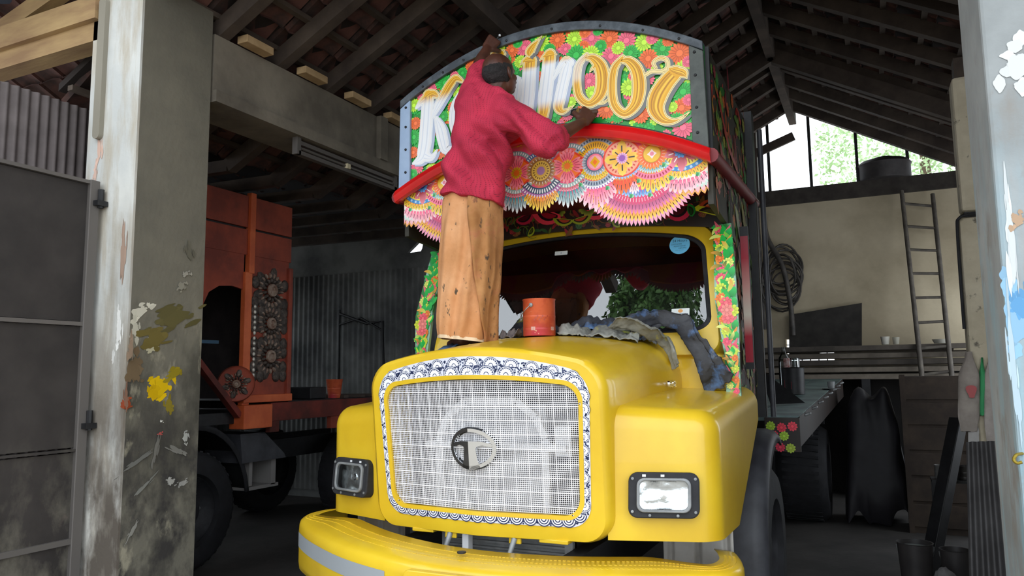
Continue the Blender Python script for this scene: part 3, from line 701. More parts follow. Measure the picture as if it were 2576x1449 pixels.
# front wheels, grey plastic guards
def wheel_parts(cx, cy, cz, R, wd, parent, sx):
    m = frame((cx, cy, cz), (sx, 0, 0), (0, 0, 1))
    t = MB().lathe([(R*.62, -wd/2), (R*.9, -wd/2), (R*.985, -wd*.38), (R, -wd*.2), (R, wd*.2), (R*.985, wd*.38), (R*.9, wd/2), (R*.62, wd/2), (R*.58, wd*.3)], m, 48).done('tyre', BLACKR, parent, smooth=50)
    mb = MB()
    for k in range(40):
        a = 2*PI*k/40; mb.beam(m @ Vector((R*.992*cos(a), R*.992*sin(a), -wd*.36)), m @ Vector((R*.992*cos(a+.06), R*.992*sin(a+.06), wd*.36)), .03, .014, m.to_3x3() @ Vector((cos(a), sin(a), 0)))
    mb.done('tread', BLACKR, t, kind='stuff')
    MB().lathe([(R*.6, wd*.32), (R*.57, wd*.36), (R*.52, wd*.2), (R*.4, wd*.02), (R*.3, wd*.04), (R*.28, wd*.3), (R*.12, wd*.34), (0, wd*.35)], m, 32).done('rim', mat('wheel_paint', '3A3A3E', .6, .3, col2='232326', nscale=8), parent, smooth=40)
    for k in range(8):
        a = 2*PI*k/8; MB().lathe([(.014, wd*.0), (.014, wd*.16), (0, wd*.17)], m @ Matrix.Translation((R*.35*cos(a), R*.35*sin(a), 0)), 6).done('wheel_nut', STEELG, parent)
for sx in (1, -1):
    wheel_parts(sx*.98, 1.72, .51, .505, .26, TR, sx)
    rg = []
    for k in range(17):
        a = math.radians(196-126*k/16); c = Vector((0, 1.72+.69*cos(a), .53+.72*sin(a))); nn = Vector((0, cos(a), sin(a)))
        rg.append([c+Vector((sx*x_, 0, 0))+nn*o for x_, o in ((.8, -.01), (.86, 0), (1.06, 0), (1.11, -.012), (1.135, -.04), (1.14, -.08))])
    MB().loft(rg, False).done('mudguard', GUARD, TR, smooth=50, solid=.012)
# windscreen frame, glass, seal
WX, WY = Vector((1, 0, 0)), Vector((0, .3, 1)).normalized(); WN = WX.cross(WY)
WM = Matrix((WX, WY, WN)).transposed().to_4x4(); WM.translation = Vector((0, 1.05, 1.75))
def wsloop(hb, ht, z0, z1, z1c, r, n=8):
    P = []
    for x_, z_ in [(x_, z_) for x_, z_ in warp(1, 1, 1, 1, 0, r, n)]: P.append((x_*(hb+(ht-hb)*z_), (z0+z_*(z1+(z1c-z1)*(1-x_*x_)-z0))))
    return P
K = 1/WY.z
wo = [(x_, (z_-1.75)*K) for x_, z_ in wsloop(.95, .895, 1.70, 2.485, 2.565, .11)]
wi = [(x_, (z_-1.75)*K) for x_, z_ in wsloop(.895, .84, 1.83, 2.41, 2.50, .15)]
wg = [(x_*.985, (z_-1.75)*K) for x_, z_ in wsloop(.88, .825, 1.85, 2.392, 2.482, .14)]
mb = MB(); V3 = lambda P, d: [WM @ Vector((x_, y_, d)) for x_, y_ in P]
wo2 = [(x_*.985, y_*.985) for x_, y_ in wo]
mb.loft([V3(wo, -.35), V3(wo, -.01), V3(wo2, .012), V3(wi, .012), V3(wi, -.03)]); mb.done('windscreen_frame', YEL, TR, smooth=50)
MB().loft([V3(wi, .005), V3([(a[0]*.5+b[0]*.5, a[1]*.5+b[1]*.5) for a, b in zip(wi, wg)], .014), V3(wg, .006), V3(wg, -.02)]).done('rubber_seal', BLACKR, TR, smooth=60)
GLS = glassmat('windscreen_glass', (.62, .64, .64), .004, 2.55)
mb = MB(); vs = mb.ring(V3(wg, 0)); mb.bm.faces.new(vs); GL = mb.done('windscreen', GLS, TR, label='dark windscreen reflecting sky and trees')
WB = lambda px, py: (lambda d: CAM + d*((Vector((0, 1.05, 1.75))-CAM).dot(WN)/d.dot(WN)))(ray(px, py))
def wlocal(px, py): p = WM.inverted() @ WB(px, py); return p.x, p.y
# stickers on the glass
su, sv_ = wlocal(1710, 616)
SB = mat('sticker_blue', '6FC3EC', .5); INK = mat('ink', '23436A', .6)
st = MB().prism([(su+.062*cos(2*PI*k/36), sv_+.062*sin(2*PI*k/36)) for k in range(36)], WM @ Matrix.Translation((0, 0, .002)), .001).done('round_sticker', SB, TR, label='pale blue round sticker on the windscreen')
for s_, sz, dy, dx in (('24 Hours', .0235, .026, 0), ('CUSTOMER', .013, .004, -.02), ('ASSISTANCE', .013, -.01, 0), ('CENTRE', .013, -.024, .018), ('0000 000 0000'.replace('0', '-'), .012, -.036, 0)):
    text(s_, sz, WM @ Matrix.Translation((su+dx, sv_+dy, .0034)), 'lettering', INK, st, 0)
for px, py, w_, h_ in ((1412, 637, .088, .028), (1712, 785, .105, .042)):
    u_, v_ = wlocal(px, py); lab = MB().prism(rrect(u_-w_/2, v_-h_/2, u_+w_/2, v_+h_/2, .003), WM @ Matrix.Translation((0, 0, .002)), .001).done('white_sticker', mat('sticker_white', 'D9DCD8', .5), TR)
    if w_ > .1:
        MB().prism([(u_+.014*cos(2*PI*k/18), v_+.006+.011*sin(2*PI*k/18)) for k in range(18)], WM @ Matrix.Translation((0, 0, .0032)), .0005).done('print', mat('sticker_orange', 'D9974A', .5), lab)
        MB().box((u_-.045, v_-.014, .0032), (u_+.045, v_-.011, .0036), WM).done('print', INK, lab)
    else: MB().box((u_-.003, v_-.003, .0032), (u_+.003, v_+.003, .0036), WM).done('print', INK, lab)
MB().box((-.955, 1.06, 1.3), (.955, 1.3, 1.71)).done('cowl', YEL, TR, bevel=.03)
# wipers
# cab interior
CABD = mat('cab_dark', '4A4242', .85, col2='383232')
MB().box((-.88, 1.2, 1.62), (.88, 1.55, 1.82)).done('dashboard', CABD, TR, bevel=.03)
for x_ in (-.45, .45):
    MB().box((x_-.28, 1.75, 1.55), (x_+.28, 1.9, 2.15)).done('seat', CABD, TR, bevel=.04)
stw = MB(); stw.tube([frame((-.45, 1.5, 1.95), (0, -.6, .8)) @ Vector((.2*cos(a), .2*sin(a), 0)) for a in [2*PI*k/28 for k in range(29)]], .014, 8); stw.done('steering_wheel', BLACKM, TR, smooth=60)
MB().box((-.93, 2.02, 1.3), (.93, 2.06, 2.6)).done('cab_back', CABD, TR)
# ------------------------------------------------------------------ signboard over the cab
def ztop(x): return 3.665-.29*(x/.97)**2
def zpan(x): return 3.622-.285*(x/.97)**2
def zrail(x): return 3.05-.265*(x/.99)**2
YB = .72
XS = [-.975+1.95*k/40 for k in range(41)]
SB_ = MB().prism([(x, zrail(x)-.05) for x in XS]+[(x, ztop(x)) for x in reversed(XS)], frame((0, YB+.05, 0), (0, -1, 0), (1, 0, 0)), .05).done('signboard', mat('sign_green', '0C7A2A', .4), TR, label='flower-painted board with big gold and white script letters')
fM = frame((0, YB, 0), (0, -1, 0), (1, 0, 0))
mb = MB(); T = [x for x in XS]
mb.prism([(x, zpan(x)) for x in T]+[(x, ztop(x)+.012) for x in reversed(T)], fM, .03); mb.done('frame_top', FRAMED, SB_, bevel=.004, label='dark arched frame strip')
MB().prism([(-.985, 2.79), (-.9, 2.82), (-.9, zpan(.9)), (-.975, zpan(.975)-.005)], fM, .028).done('frame_upright', FRAMEB, SB_, bevel=.004, label='pale blue frame upright')
MB().prism([(.9, 2.82), (.985, 2.79), (.975, zpan(.975)-.005), (.9, zpan(.9))], fM, .028).done('frame_upright', FRAMEG, SB_, bevel=.004, label='grey-green frame upright')
mb = MB()
for x in (-.95, -.95, -.95, -.95): pass
rv = [(-.93, z) for z in (2.9, 3.05, 3.2, 3.33)]+[(.93, z) for z in (2.88, 3.02, 3.2, 3.33)]+[(x, (zpan(x)+ztop(x))/2) for x in (-.8, -.65, -.5, -.2, .1, .4, .65, .85)]
for x, z in rv: mb.lathe([(.009, .028), (.007, .034), (0, .036)], fM @ Matrix.Translation((x, z, 0)), 8)
mb.done('rivets', BLACKM, SB_, kind='stuff')
# flowers
D = Decal(lambda u, v, h: Vector((u, YB-h, v)))
FC = {'O': lin('FF6A14'), 'P': lin('FF6480'), 'L': lin('BEF02A'), 'G': lin('0BB535')}
def c1(x, y): p = atY(990+x*.40726, 30+y*.40726, YB); return p.x, p.z
def okp(u, v, r=0): return abs(u) < .9 and zrail(u)-.02 < v < zpan(u)
FL = '''O1015,175,50 L1120,170,50 P1225,165,58 O1335,170,55 P1440,180,54 L1550,190,50 G1665,228,54 O1768,258,60 P960,140,35 O1185,128,35 O1175,220,38 G1280,215,38 L915,195,50 P810,225,50 O735,240,44 G770,195,32
G965,235,38 P1065,232,36 G1130,270,60 L1220,262,48 P1345,275,54 L1390,225,38 O1575,290,52 G1465,255,45 L1785,360,48 P1820,310,32 L1825,420,28 G1790,495,55 O1780,595,54 P1825,545,32 P1790,715,56 L1725,590,28 G1750,670,40 O1530,640,46 O1320,605,52
G1390,650,36 P1210,430,48 L1225,505,42 L1455,470,48 P1490,400,30 O1360,355,38 L785,310,38 O910,280,34 G700,300,34 L130,580,42 O140,690,40 G130,775,46 O125,870,38 P150,960,46 G125,1005,34 G320,440,50 P235,480,40 L400,500,34 O370,590,38
G1825,650,34 O1390,125,30 G1265,120,30 L1395,120,30 P1600,165,36 O1700,180,34 G1500,130,30 P1140,430,34 G1060,330,34 O900,520,34 G900,600,36 P950,560,30 G1000,640,40 P1080,640,34 O1150,620,36 G880,640,36 L1100,560,32 O900,400,30 L540,300,36 P600,310,36 G560,250,34 L660,230,34 O480,340,36
G430,380,34 P380,400,32 O300,560,36 G310,650,36 L420,660,36 P330,850,38 O290,880,34 L250,880,30 P440,740,34 G560,500,40 O620,560,40 L520,620,40 P620,680,40 P1620,620,38 L1560,560,34 G1340,560,30 P1570,420,40 O1480,560,30'''
pre = []
for k in range(420):                                                     # small filler blooms beneath
    u = rnd.uniform(-.9, .9); v = rnd.uniform(2.8, 3.62)
    if okp(u, v): pre.append((u, v, rnd.uniform(.022, .04), rnd.choice('GGGOPL')))
D.add([(x, zrail(x)-.03) for x in (-.9, -.6, -.3, 0, .3, .6, .9)]+[(x, zpan(x)) for x in (.9, .6, .3, 0, -.3, -.6, -.9)], lin('0B8C2C'), 0)
for u, v, r, c in pre: D.flower(u, v, r, FC[c], 10)
px_m = (Vector(c1(1000, 300))-Vector(c1(1100, 300))).length/100
for tok in FL.split():
    c = tok[0]; x, y, r = map(float, tok[1:].split(',')); u, v = c1(x, y)
    if okp(u, v): D.flower(u, v, r*px_m*1.08, FC[c], 16)
# lettering: each letter = ribbons; enamel layers: shadow, cream, brown line, gold with streaks; white where newly ground-coated
gold, gdk, cream, brown, shadow, white = lin('E8A80C'), lin('B97A08'), lin('F4DF9E'), lin('7A5412'), lin('70706E'), lin('EEF0F2')
palesh = lin('AEB9CF')
def mixc(a, b, t): return tuple(x*(1-t)+y*t for x, y in zip(a, b))
D.done('flower_painting', SB_)
ylet = [YB-.0115]
def letter(strokes, wmask, name='letter'):
    """strokes: lists of ((x, y, width) ...) already in board metres; wmask(u, v) -> share of white"""
    E = Decal(lambda u, v, h: Vector((u, ylet[0]-(h-.0008)*1.0, v)))
    S_ = []
    for st_ in strokes:
        P = spline([Vector((a, b, c)) for a, b, c in st_], 7); S_.append(([(p.x, p.y) for p in P], [max(.004, p.z) for p in P]))
    def cf(col): return lambda t, q: mixc(col, white, wmask(q.x, q.y)*.93)
    E.step()
    for si, (P, W_) in enumerate(S_):
        sh = lambda t, q: mixc(shadow, palesh, wmask(q.x, q.y))
        E.ribbon([(x+.02, y-.013) for x, y in P], W_, sh, si*2)
        for en in (0, -1): E.disc(P[en][0]+.02, P[en][1]-.013, W_[en]/2, sh(0, Vector(P[en])), si*2+1, 12)
    E.step()
    for lay, (ad, col) in enumerate(((0, cream), (-.010, brown), (-.0135, cream), (-.024, gold))):
        E.step(); E.step(); E.step()
        for si, (P, W_) in enumerate(S_):
            WW = [max(.002, w_+ad) if w_+ad > .004 else .0005 for w_ in W_]
            E.ribbon(P, WW, cf(col) if lay != 1 else (lambda t, q: mixc(brown, lin('C9CFDA'), wmask(q.x, q.y))), si*2)
            for en in (0, -1):
                if WW[en] > .008: E.disc(P[en][0], P[en][1], WW[en]/2, (cf(col) if lay != 1 else (lambda t, q: mixc(brown, lin('C9CFDA'), wmask(q.x, q.y))))(0, Vector(P[en])), si*2+1, 12)
    E.step(); E.step(); E.step()
    for si, (P, W_) in enumerate(S_):                                                     # brush streaks along the stroke
        for off, wsc, col in ((-.62, .10, gdk), (-.3, .12, lin('C98E0A')), (.02, .14, lin('F7C63A')), (.3, .10, gdk), (.58, .12, lin('F2BA28'))):
            a, b = int(len(P)*.04), max(4, int(len(P)*.97))
            WW = [max(.0, w_-.026) for w_ in W_]
            E.ribbon(P[a:b], [x+.0004 for x in WW[a:b]], (lambda t, q, col=col: mixc(col, mixc(white, lin('C4CEDF'), .6 if col == gdk else 0), wmask(q.x, q.y))), si*2, scale=wsc, off=off)
    o = E.done(name, SB_); ylet[0] -= .0003; return o
def conv(pts, ox, oy, sc): 
    out = []
    for x, y, w_ in pts:
        p = atY(ox+x*sc, oy+y*sc, YB); q = atY(ox+(x+w_)*sc, oy+y*sc, YB); out.append((p.x, p.z, (q-p).length))
    return out
c5 = lambda *p: conv(p, 1000, 180, .3035); c8 = lambda *p: conv(p, 1300, 60, .17944); cc = lambda *p: conv(p, 990, 30, .40726); cp = lambda *p: conv(p, 0, 0, 1)
dn = lambda z0, z1, u0=-9, u1=9: (lambda u, v: 1-smoothstep(z0, z1, v))
zz = lambda py: atY(1350, py, YB).z
kx = lambda py: atY(1100, py, YB).z
wK = lambda u, v: 1-smoothstep(kx(262), kx(236), v)
letter([c5((165, 305, 24), (215, 245, 60), (290, 190, 74), (335, 205, 50)), c5((262, 200, 96), (255, 330, 105), (245, 480, 108), (232, 620, 108), (205, 720, 90), (140, 765, 24)), c5((232, 700, 90), (290, 715, 52), (335, 655, 16)),
        c5((285, 400, 30), (335, 300, 66), (390, 200, 76), (440, 115, 80), (490, 62, 66), (545, 85, 30)), c5((330, 395, 40), (362, 480, 86), (385, 580, 88), (405, 650, 70), (450, 640, 30))], wK)
wO = lambda u, v: 1-smoothstep(kx(180), kx(140), v)
letter([cp((1180, 215, 14), (1150, 260, 22), (1144, 310, 24), (1165, 355, 26), (1200, 350, 28), (1222, 300, 30), (1212, 240, 28), (1180, 215, 20), (1165, 240, 8))], wO)
wh_ = lambda u, v: min(1-smoothstep(zz(160), zz(140), v), smoothstep(zz(262), zz(240), v))
letter([cp((1228, 146, 6), (1250, 132, 14), (1272, 138, 8)), cp((1262, 138, 24), (1255, 200, 30), (1248, 260, 30), (1240, 318, 26)), cp((1262, 240, 12), (1285, 215, 22), (1302, 205, 24), (1300, 240, 26), (1292, 285, 26), (1285, 310, 16))], wh_)
wI = lambda u, v: min(1-smoothstep(zz(177), zz(166), v), smoothstep(zz(285), zz(262), v))
letter([c8((62, 585, 20), (120, 530, 90), (200, 515, 150), (290, 530, 20)), c8((198, 530, 190), (182, 760, 198), (165, 1000, 205), (142, 1230, 190), (120, 1320, 130), (100, 1350, 30))], wI)
wN = lambda u, v: min(1-smoothstep(zz(174), zz(158), v), smoothstep(zz(286), zz(258), v))
letter([c8((335, 520, 20), (400, 465, 80), (480, 440, 120), (570, 440, 20)), c8((470, 450, 185), (455, 640, 190), (430, 850, 200), (405, 1060, 200), (385, 1290, 160)), c8((500, 830, 40), (590, 660, 80), (690, 520, 110), (760, 560, 120)),
        c8((745, 520, 40), (710, 640, 160), (660, 850, 165), (620, 1040, 165), (600, 1180, 150), (660, 1240, 90), (760, 1190, 40), (820, 1150, 12))], wN)
w1 = lambda u, v: .75*(1-smoothstep(atY(1440, 100, YB).x, atY(1500, 100, YB).x, u))*smoothstep(zz(175), zz(200), v)*1.0*(v > zz(255)) if False else .6*smoothstep(atY(1500, 100, YB).x, atY(1450, 100, YB).x, u)*smoothstep(zz(285), zz(240), v) if False else .55*(1-smoothstep(atY(1455, 100, YB).x, atY(1490, 100, YB).x, u))*smoothstep(zz(235), zz(215), v)
oo = lambda cx, cy, rx, ry, wl, wr: [(cx-rx*.25, cy-ry*.97, wl*.7), (cx-rx*.72, cy-ry*.6, wl), (cx-rx*.84, cy, wl*1.05), (cx-rx*.7, cy+ry*.58, wl*1.05), (cx-rx*.12, cy+ry*.86, wl*1.1), (cx+rx*.5, cy+ry*.55, wr), (cx+rx*.7, cy, wr*1.1), (cx+rx*.56, cy-ry*.55, wr), (cx+rx*.1, cy-ry*.86, wl*1.1), (cx-rx*.35, cy-ry*.86, wl*.6)]
letter([c8(*oo(1050, 810, 235, 370, 120, 190)), c8((1160, 1120, 60), (1240, 1110, 46), (1320, 1040, 30)), c8((1030, 690, 10), (1060, 650, 50), (1110, 600, 90))], w1)
w0 = lambda u, v: 0.
letter([cc(*oo(1445, 470, 108, 188, 58, 84)), cc((1500, 400, 20), (1555, 395, 26), (1600, 372, 28), (1660, 372, 26), (1696, 345, 30), (1690, 302, 30), (1650, 290, 32), (1610, 318, 28), (1625, 352, 20))], w0)
letter([cc((1690, 345, 8), (1730, 365, 60), (1792, 385, 70), (1815, 415, 10)), cc((1740, 385, 110), (1690, 440, 120), (1640, 520, 128), (1625, 600, 112), (1665, 665, 76), (1730, 680, 44), (1790, 655, 24), (1832, 622, 8))], w0)
letter([c8((372, 172, 8), (310, 250, 60), (240, 330, 120), (195, 405, 140), (190, 455, 80), (190, 470, 30))], w0, 'letter_dot')
# red moulding
ra = MB(); pts = [Vector((x, YB-.03, zrail(x)-.04)) for x in [-.995+1.99*k/40 for k in range(41)]]
rr_ = [[p+Vector((0, -abs(.038)*cos(a)*(1+.06*cos(6*a)), .042*sin(a)*(1+.06*cos(6*a)))) for a in [PI*2*k/20 for k in range(20)]] for p in pts]
RAIL = ra.loft(rr_, True, True, True).done('red_moulding', RED, TR, smooth=35)
MB().prism([(x, zrail(x)-.005) for x in XS]+[(x, zrail(x)+.012) for x in reversed(XS)], fM, .02).done('black_bead', BLACKM, TR)
for sx in (1, -1):
    MB().tube([(sx*.995, .69, 2.745), (sx*1.0, 2.25, 2.8)], .04, 12).done('side_moulding', mat('shaded_red_paint', '7E1C22', .5), TR, smooth=50)  # same red as the front moulding, with shade put into its colour
# visor: flat carved and painted apron below the moulding
def zvis(x):
    x = abs(x)
    if x > .79: return 2.495+(x-.79)*.66
    if x > .36: return 2.465+.55*(x-.58)**2*1.6
    return 2.615-.02*cos(x*36)
VX = [-.968+1.936*k/80 for k in range(81)]
YVI = .735
VI = MB().prism([(x, zvis(x)+.02) for x in VX]+[(x, zrail(x)-.045) for x in reversed(VX)], frame((0, YVI+.015, 0), (0, -1, 0), (1, 0, 0)), .015).done('visor', mat('visor_orange', 'F08A3A', .4, col2='F0507A', nscale=5, contrast=(.45, .55)), TR, label='scalloped apron painted with garlands of fans and flowers')
D = Decal(lambda u, v, h: Vector((u, YVI-h, v)), lambda u, v: (max(-.967, min(.967, u)), min(v, zrail(u)-.06)))
H = lin; PK, PKL, OR, ORD, YE, YEL_, BL, BLL, TE, GY, NV, GRN, WHT, MAG, PUR, MAR = H('FF5C8A'), H('FFC2CF'), H('FF7A22'), H('F0431C'), H('F6B60A'), H('F9E35A'), H('2E7FD6'), H('B4D6F5'), H('149098'), H('A9B2BE'), H('3A4C66'), H('2FA05A'), H('F8F6F2'), H('F03C9A'), H('9A4FB0'), H('A81A2C')
DK = lin('201418')
def wp(px, py): p = atY(px, py, YVI); return p.x, p.z
mpx = (Vector(wp(1500, 400))-Vector(wp(1600, 400))).length/100
down = -PI/2
def garland(sx):
    def pos(px, py): u, v = wp(px, py); return sx*u, v
    def fan(px, py, ri, ro, half, n, a, b, tip=0, ang=0, dash=DK, edge=None): u, v = pos(px, py); D.fan(u, v, ri*mpx, ro*mpx, down+sx*ang-half, down+sx*ang+half, n, a, b, dash, tip, edge)
    def arc(px, py, r0, r1, half, col, teeth=None, tcol=DK, nt=14, ang=0, up_=0):
        u, v = pos(px, py); D.step(); c = (PI/2 if up_ else down)+sx*ang; D.arc(u, v, r0*mpx, r1*mpx, c-half, c+half, col, 0, 22, teeth, tcol, nt)
    # great lower scallop
    fan(1606, 395, 112, 160, 1.12, 36, H('F0701C'), H('F9D04A'), 0, .02, MAR, H('F2A0B8')); fan(1606, 395, 100, 143, 1.1, 32, H('A81E5C'), H('F088B4'), 0, .02, H('5A1030')); fan(1606, 395, 92, 120, 1.08, 32, H('E83468'), H('D84A78'), 0, .02, WHT)
    fan(1606, 395, 80, 101, 1.0, 22, BL, BLL, 0, .05, NV)
    # pale lily field at the outer end
    fan(1745, 395, 40, 88, 1.1, 13, H('FFF0E0'), H('F2A7B4'), 0, .25, H('A05A80'), H('E9A34A')); fan(1762, 440, 4, 30, 1.4, 7, WHT, H('B9DCCB'), 0, .5, H('9A6A60'))
    # upper row of half fans along the moulding
    for px, py, r, c0, c1 in ((1497, 352, 28, PK, PKL), (1430, 352, 26, YE, YEL_), (1565, 350, 24, BL, BLL), (1640, 352, 34, YE, YEL_), (1700, 352, 26, PK, PKL), (1752, 368, 26, OR, H('FFC27A'))):
        u, v = pos(px, py); D.fan(u, v, r*.3*mpx, r*mpx, PI/2-1.35, PI/2+1.35, 11, c0, c1, DK)
    arc(1497, 408, 52, 62, 1.1, GY, 1, NV, 16, 0, 1); arc(1497, 408, 34, 52, 1.05, YE, 1, H('8A5A08'), 16, 0, 1); arc(1430, 418, 46, 58, .9, H('8FA6A8'), 1, WHT, 14, 0, 1)
    # under blue star: blue ribbon, yellow, pink
    arc(1713, 350, 66, 76, 1.0, H('3C8CC8'), 1, BLL, 10); fan(1713, 350, 76, 96, .82, 15, YE, YEL_); fan(1713, 350, 96, 122, .62, 13, PK, H('FFE0E4'), .1, -.05); arc(1713, 350, 48, 66, .95, YEL_, 1, H('A06A10'), 16)
    # under orange diamond: teal, pink, yellow fan
    fan(1640, 378, 34, 58, .85, 15, TE, H('D8F2F2')); arc(1640, 378, 57, 70, .92, H('FF7FA0'), 1, MAR, 16); fan(1640, 378, 70, 92, .62, 9, YE, YEL_, .16)
    # under yellow star: blue band, orange fan
    fan(1565, 390, 40, 62, .85, 13, BL, BLL, 0, -.02); fan(1565, 390, 62, 90, .6, 9, ORD, OR, .12, -.05); fan(1595, 455, 2, 30, .5, 4, H('FF9CB4'), WHT, .2)
    # under pink diamond
    fan(1497, 408, 30, 48, 1.15, 15, YE, YEL_); arc(1497, 408, 47, 60, 1.15, GY, 1, NV, 18); arc(1497, 408, 60, 68, 1.0, WHT, 1, PUR, 18); fan(1497, 408, 66, 98, .62, 9, PK, H('FFDDE2'), .32, 0, MAR)
    # under red flower
    arc(1427, 418, 44, 56, 1.0, H('9DB8B0'), 1, WHT, 14); fan(1427, 418, 54, 66, .85, 15, H('E02A40'), PKL); fan(1427, 418, 64, 86, .66, 11, TE, WHT, .28, 0, NV)
    for px, py in ((1462, 462), (1530, 470), (1608, 452), (1690, 445), (1672, 412), (1395, 470), (1757, 435), (1590, 490), (1637, 487)):
        u, v = pos(px, py); D.step(); D.leaf(u-.012, v+.004, .03, .022, -.6, GRN, H('9FE0B0'), 0); D.petal(u, v, -2.2, .001, .022, .016, GRN, H('2F7A45'), 1)
    # rosettes on the line
    u, v = pos(1427, 418); D.step(); D.disc(u, v, 44*mpx, ORD, 0, 28, 38*mpx); D.disc(u, v, 38*mpx, OR, 1, 28, 33*mpx)
    for k in range(4): D.fan(u, v, 8*mpx, 40*mpx, PI/2*k-.62, PI/2*k+.62, 5, H('FF4F6E'), H('FFA0A8'), MAR, .25)
    D.flower(u, v, 17*mpx, YE, 12); D.disc(u, v, 8*mpx, OR, 9)
    u, v = pos(1497, 408); D.fan(u, v, 20*mpx, 36*mpx, 0, 2*PI, 26, NV, H('D6DFEA'), WHT); D.step(); D.disc(u, v, 21*mpx, H('FF7C94'), 0, 24); D.disc(u, v, 17*mpx, H('FFB0B8'), 1, 24); D.add([(u+13*mpx*cos(PI/2*k), v+15*mpx*sin(PI/2*k)) for k in range(4)], YE, 2); D.add([(u+6*mpx*cos(PI/2*k), v+7*mpx*sin(PI/2*k)) for k in range(4)], OR, 3)
    u, v = pos(1565, 398); D.step(); D.disc(u, v, 48*mpx, ORD, 0, 30, 46*mpx); D.disc(u, v, 44*mpx, H('F9A88A'), 1, 30, 42*mpx); D.arc(u, v, 30*mpx, 40*mpx, 0, 2*PI, H('F9A88A'), 2, 30, 1, H('D2452A'), 26)
    D.step()
    for k in range(8): D.petal(u, v, PI/4*k, 4*mpx, (44 if k % 2 == 0 else 33)*mpx, (24 if k % 2 == 0 else 20)*mpx, H('F79A0C'), YEL_, k*2, DK)
    D.step(); D.step(); D.step()
    D.flower(u, v, 15*mpx, H('E8A9D8'), 14); D.disc(u, v, 8*mpx, PUR, 9)
    u, v = pos(1640, 387); D.fan(u, v, 18*mpx, 40*mpx, 0, 2*PI, 24, ORD, H('FF9C3C'), H('FFD0B0')); D.step(); D.disc(u, v, 22*mpx, H('C98E0A'), 0, 22); D.disc(u, v, 20*mpx, H('F0C030'), 1, 22); D.add([(u+(12 if k % 2 == 0 else 7)*mpx*cos(PI/4*k), v+(12 if k % 2 == 0 else 7)*mpx*sin(PI/4*k)) for k in range(8)], H('FFE6E6'), 2); D.disc(u, v, 5*mpx, H('F08CA0'), 3)
    u, v = pos(1713, 380)
    for k in range(8): D.petal(u, v, PI/4*k+.2, 8*mpx, 40*mpx, 17*mpx, MAR, H('F28C9A'), k, WHT)
    D.petal(u, v, down, 8*mpx, 50*mpx, 18*mpx, MAR, H('F28C9A'), 12); D.step(); D.step(); D.flower(u, v, 17*mpx, H('5FA8EE'), 9); D.disc(u, v, 6*mpx, H('2A5CC0'), 9)
    u, v = pos(1676, 368); D.flower(u, v, 8*mpx, H('B8CCD6'), 9)
garland(1); garland(-1)
u, v = wp(1361, 430); D.step(); D.arc(u, v, 44*mpx, 62*mpx, down-1.0, down+1.0, NV, 0, 24, 1, WHT, 16); D.arc(u, v, 40*mpx, 52*mpx, PI/2-.9, PI/2+.9, H('4A6E9A'), 0, 24, 1, WHT, 14); D.step(); D.arc(u, v, 60*mpx, 72*mpx, down-.9, down+.9, H('B060A0'), 1, 22, 1, WHT, 16); D.fan(u, v, 66*mpx, 88*mpx, down-.62, down+.62, 11, H('F58A0C'), YEL_, DK, .28)
D.fan(u, v, 24*mpx, 42*mpx, 0, 2*PI, 24, H('7A4A14'), H('E2A064'), WHT); D.step(); D.disc(u, v, 26*mpx, H('E0B040'), 0, 26); D.arc(u, v, 15*mpx, 24*mpx, 0, 2*PI, H('E8C050'), 1, 26, 1, H('7A5210'), 20); D.disc(u, v, 11*mpx, H('A878A8'), 3, 16)
# on the far side of the middle the first fan is blue and the flower magenta
D.done('garland_painting', VI)
# box behind the board: arched roof, painted sides, soffit, frieze
mb = MB(); mb.loft([[Vector((x, y, ztop(x)+.012)) for x in XS] for y in (YB, 2.06)], False); mb.done('box_roof', FRAMED, TR, smooth=40, solid=.02)
SIDEM = mat('side_paint', '26241C', .6, col2='3A3526', nscale=6)
def pat(D, n, u0, u1, v0, v1, cols, rmin=.02, rmax=.05, ok=None):
    for k in range(n):
        u, v = rnd.uniform(u0, u1), rnd.uniform(v0, v1)
        if ok and not ok(u, v): continue
        c = lin(rnd.choice(cols)); t = rnd.random(); r = rnd.uniform(rmin, rmax); D.step()
        if t < .4: D.leaf(u, v, r*2.4, r*.8, rnd.uniform(0, 2*PI), c, tuple(x*.5 for x in c), 0, rnd.uniform(-.6, .6))
        elif t < .65: D.flower(u, v, r*.8, c, 10)
        else:
            a = rnd.uniform(0, 2*PI); P = [(u+r*(1+s*.16)*cos(a+s*.4)*.9, v+r*(1+s*.16)*sin(a+s*.4)*.9) for s in range(8)]; D.ribbon(P, [r*.24*(1-s*.1) for s in range(8)], c, 0)
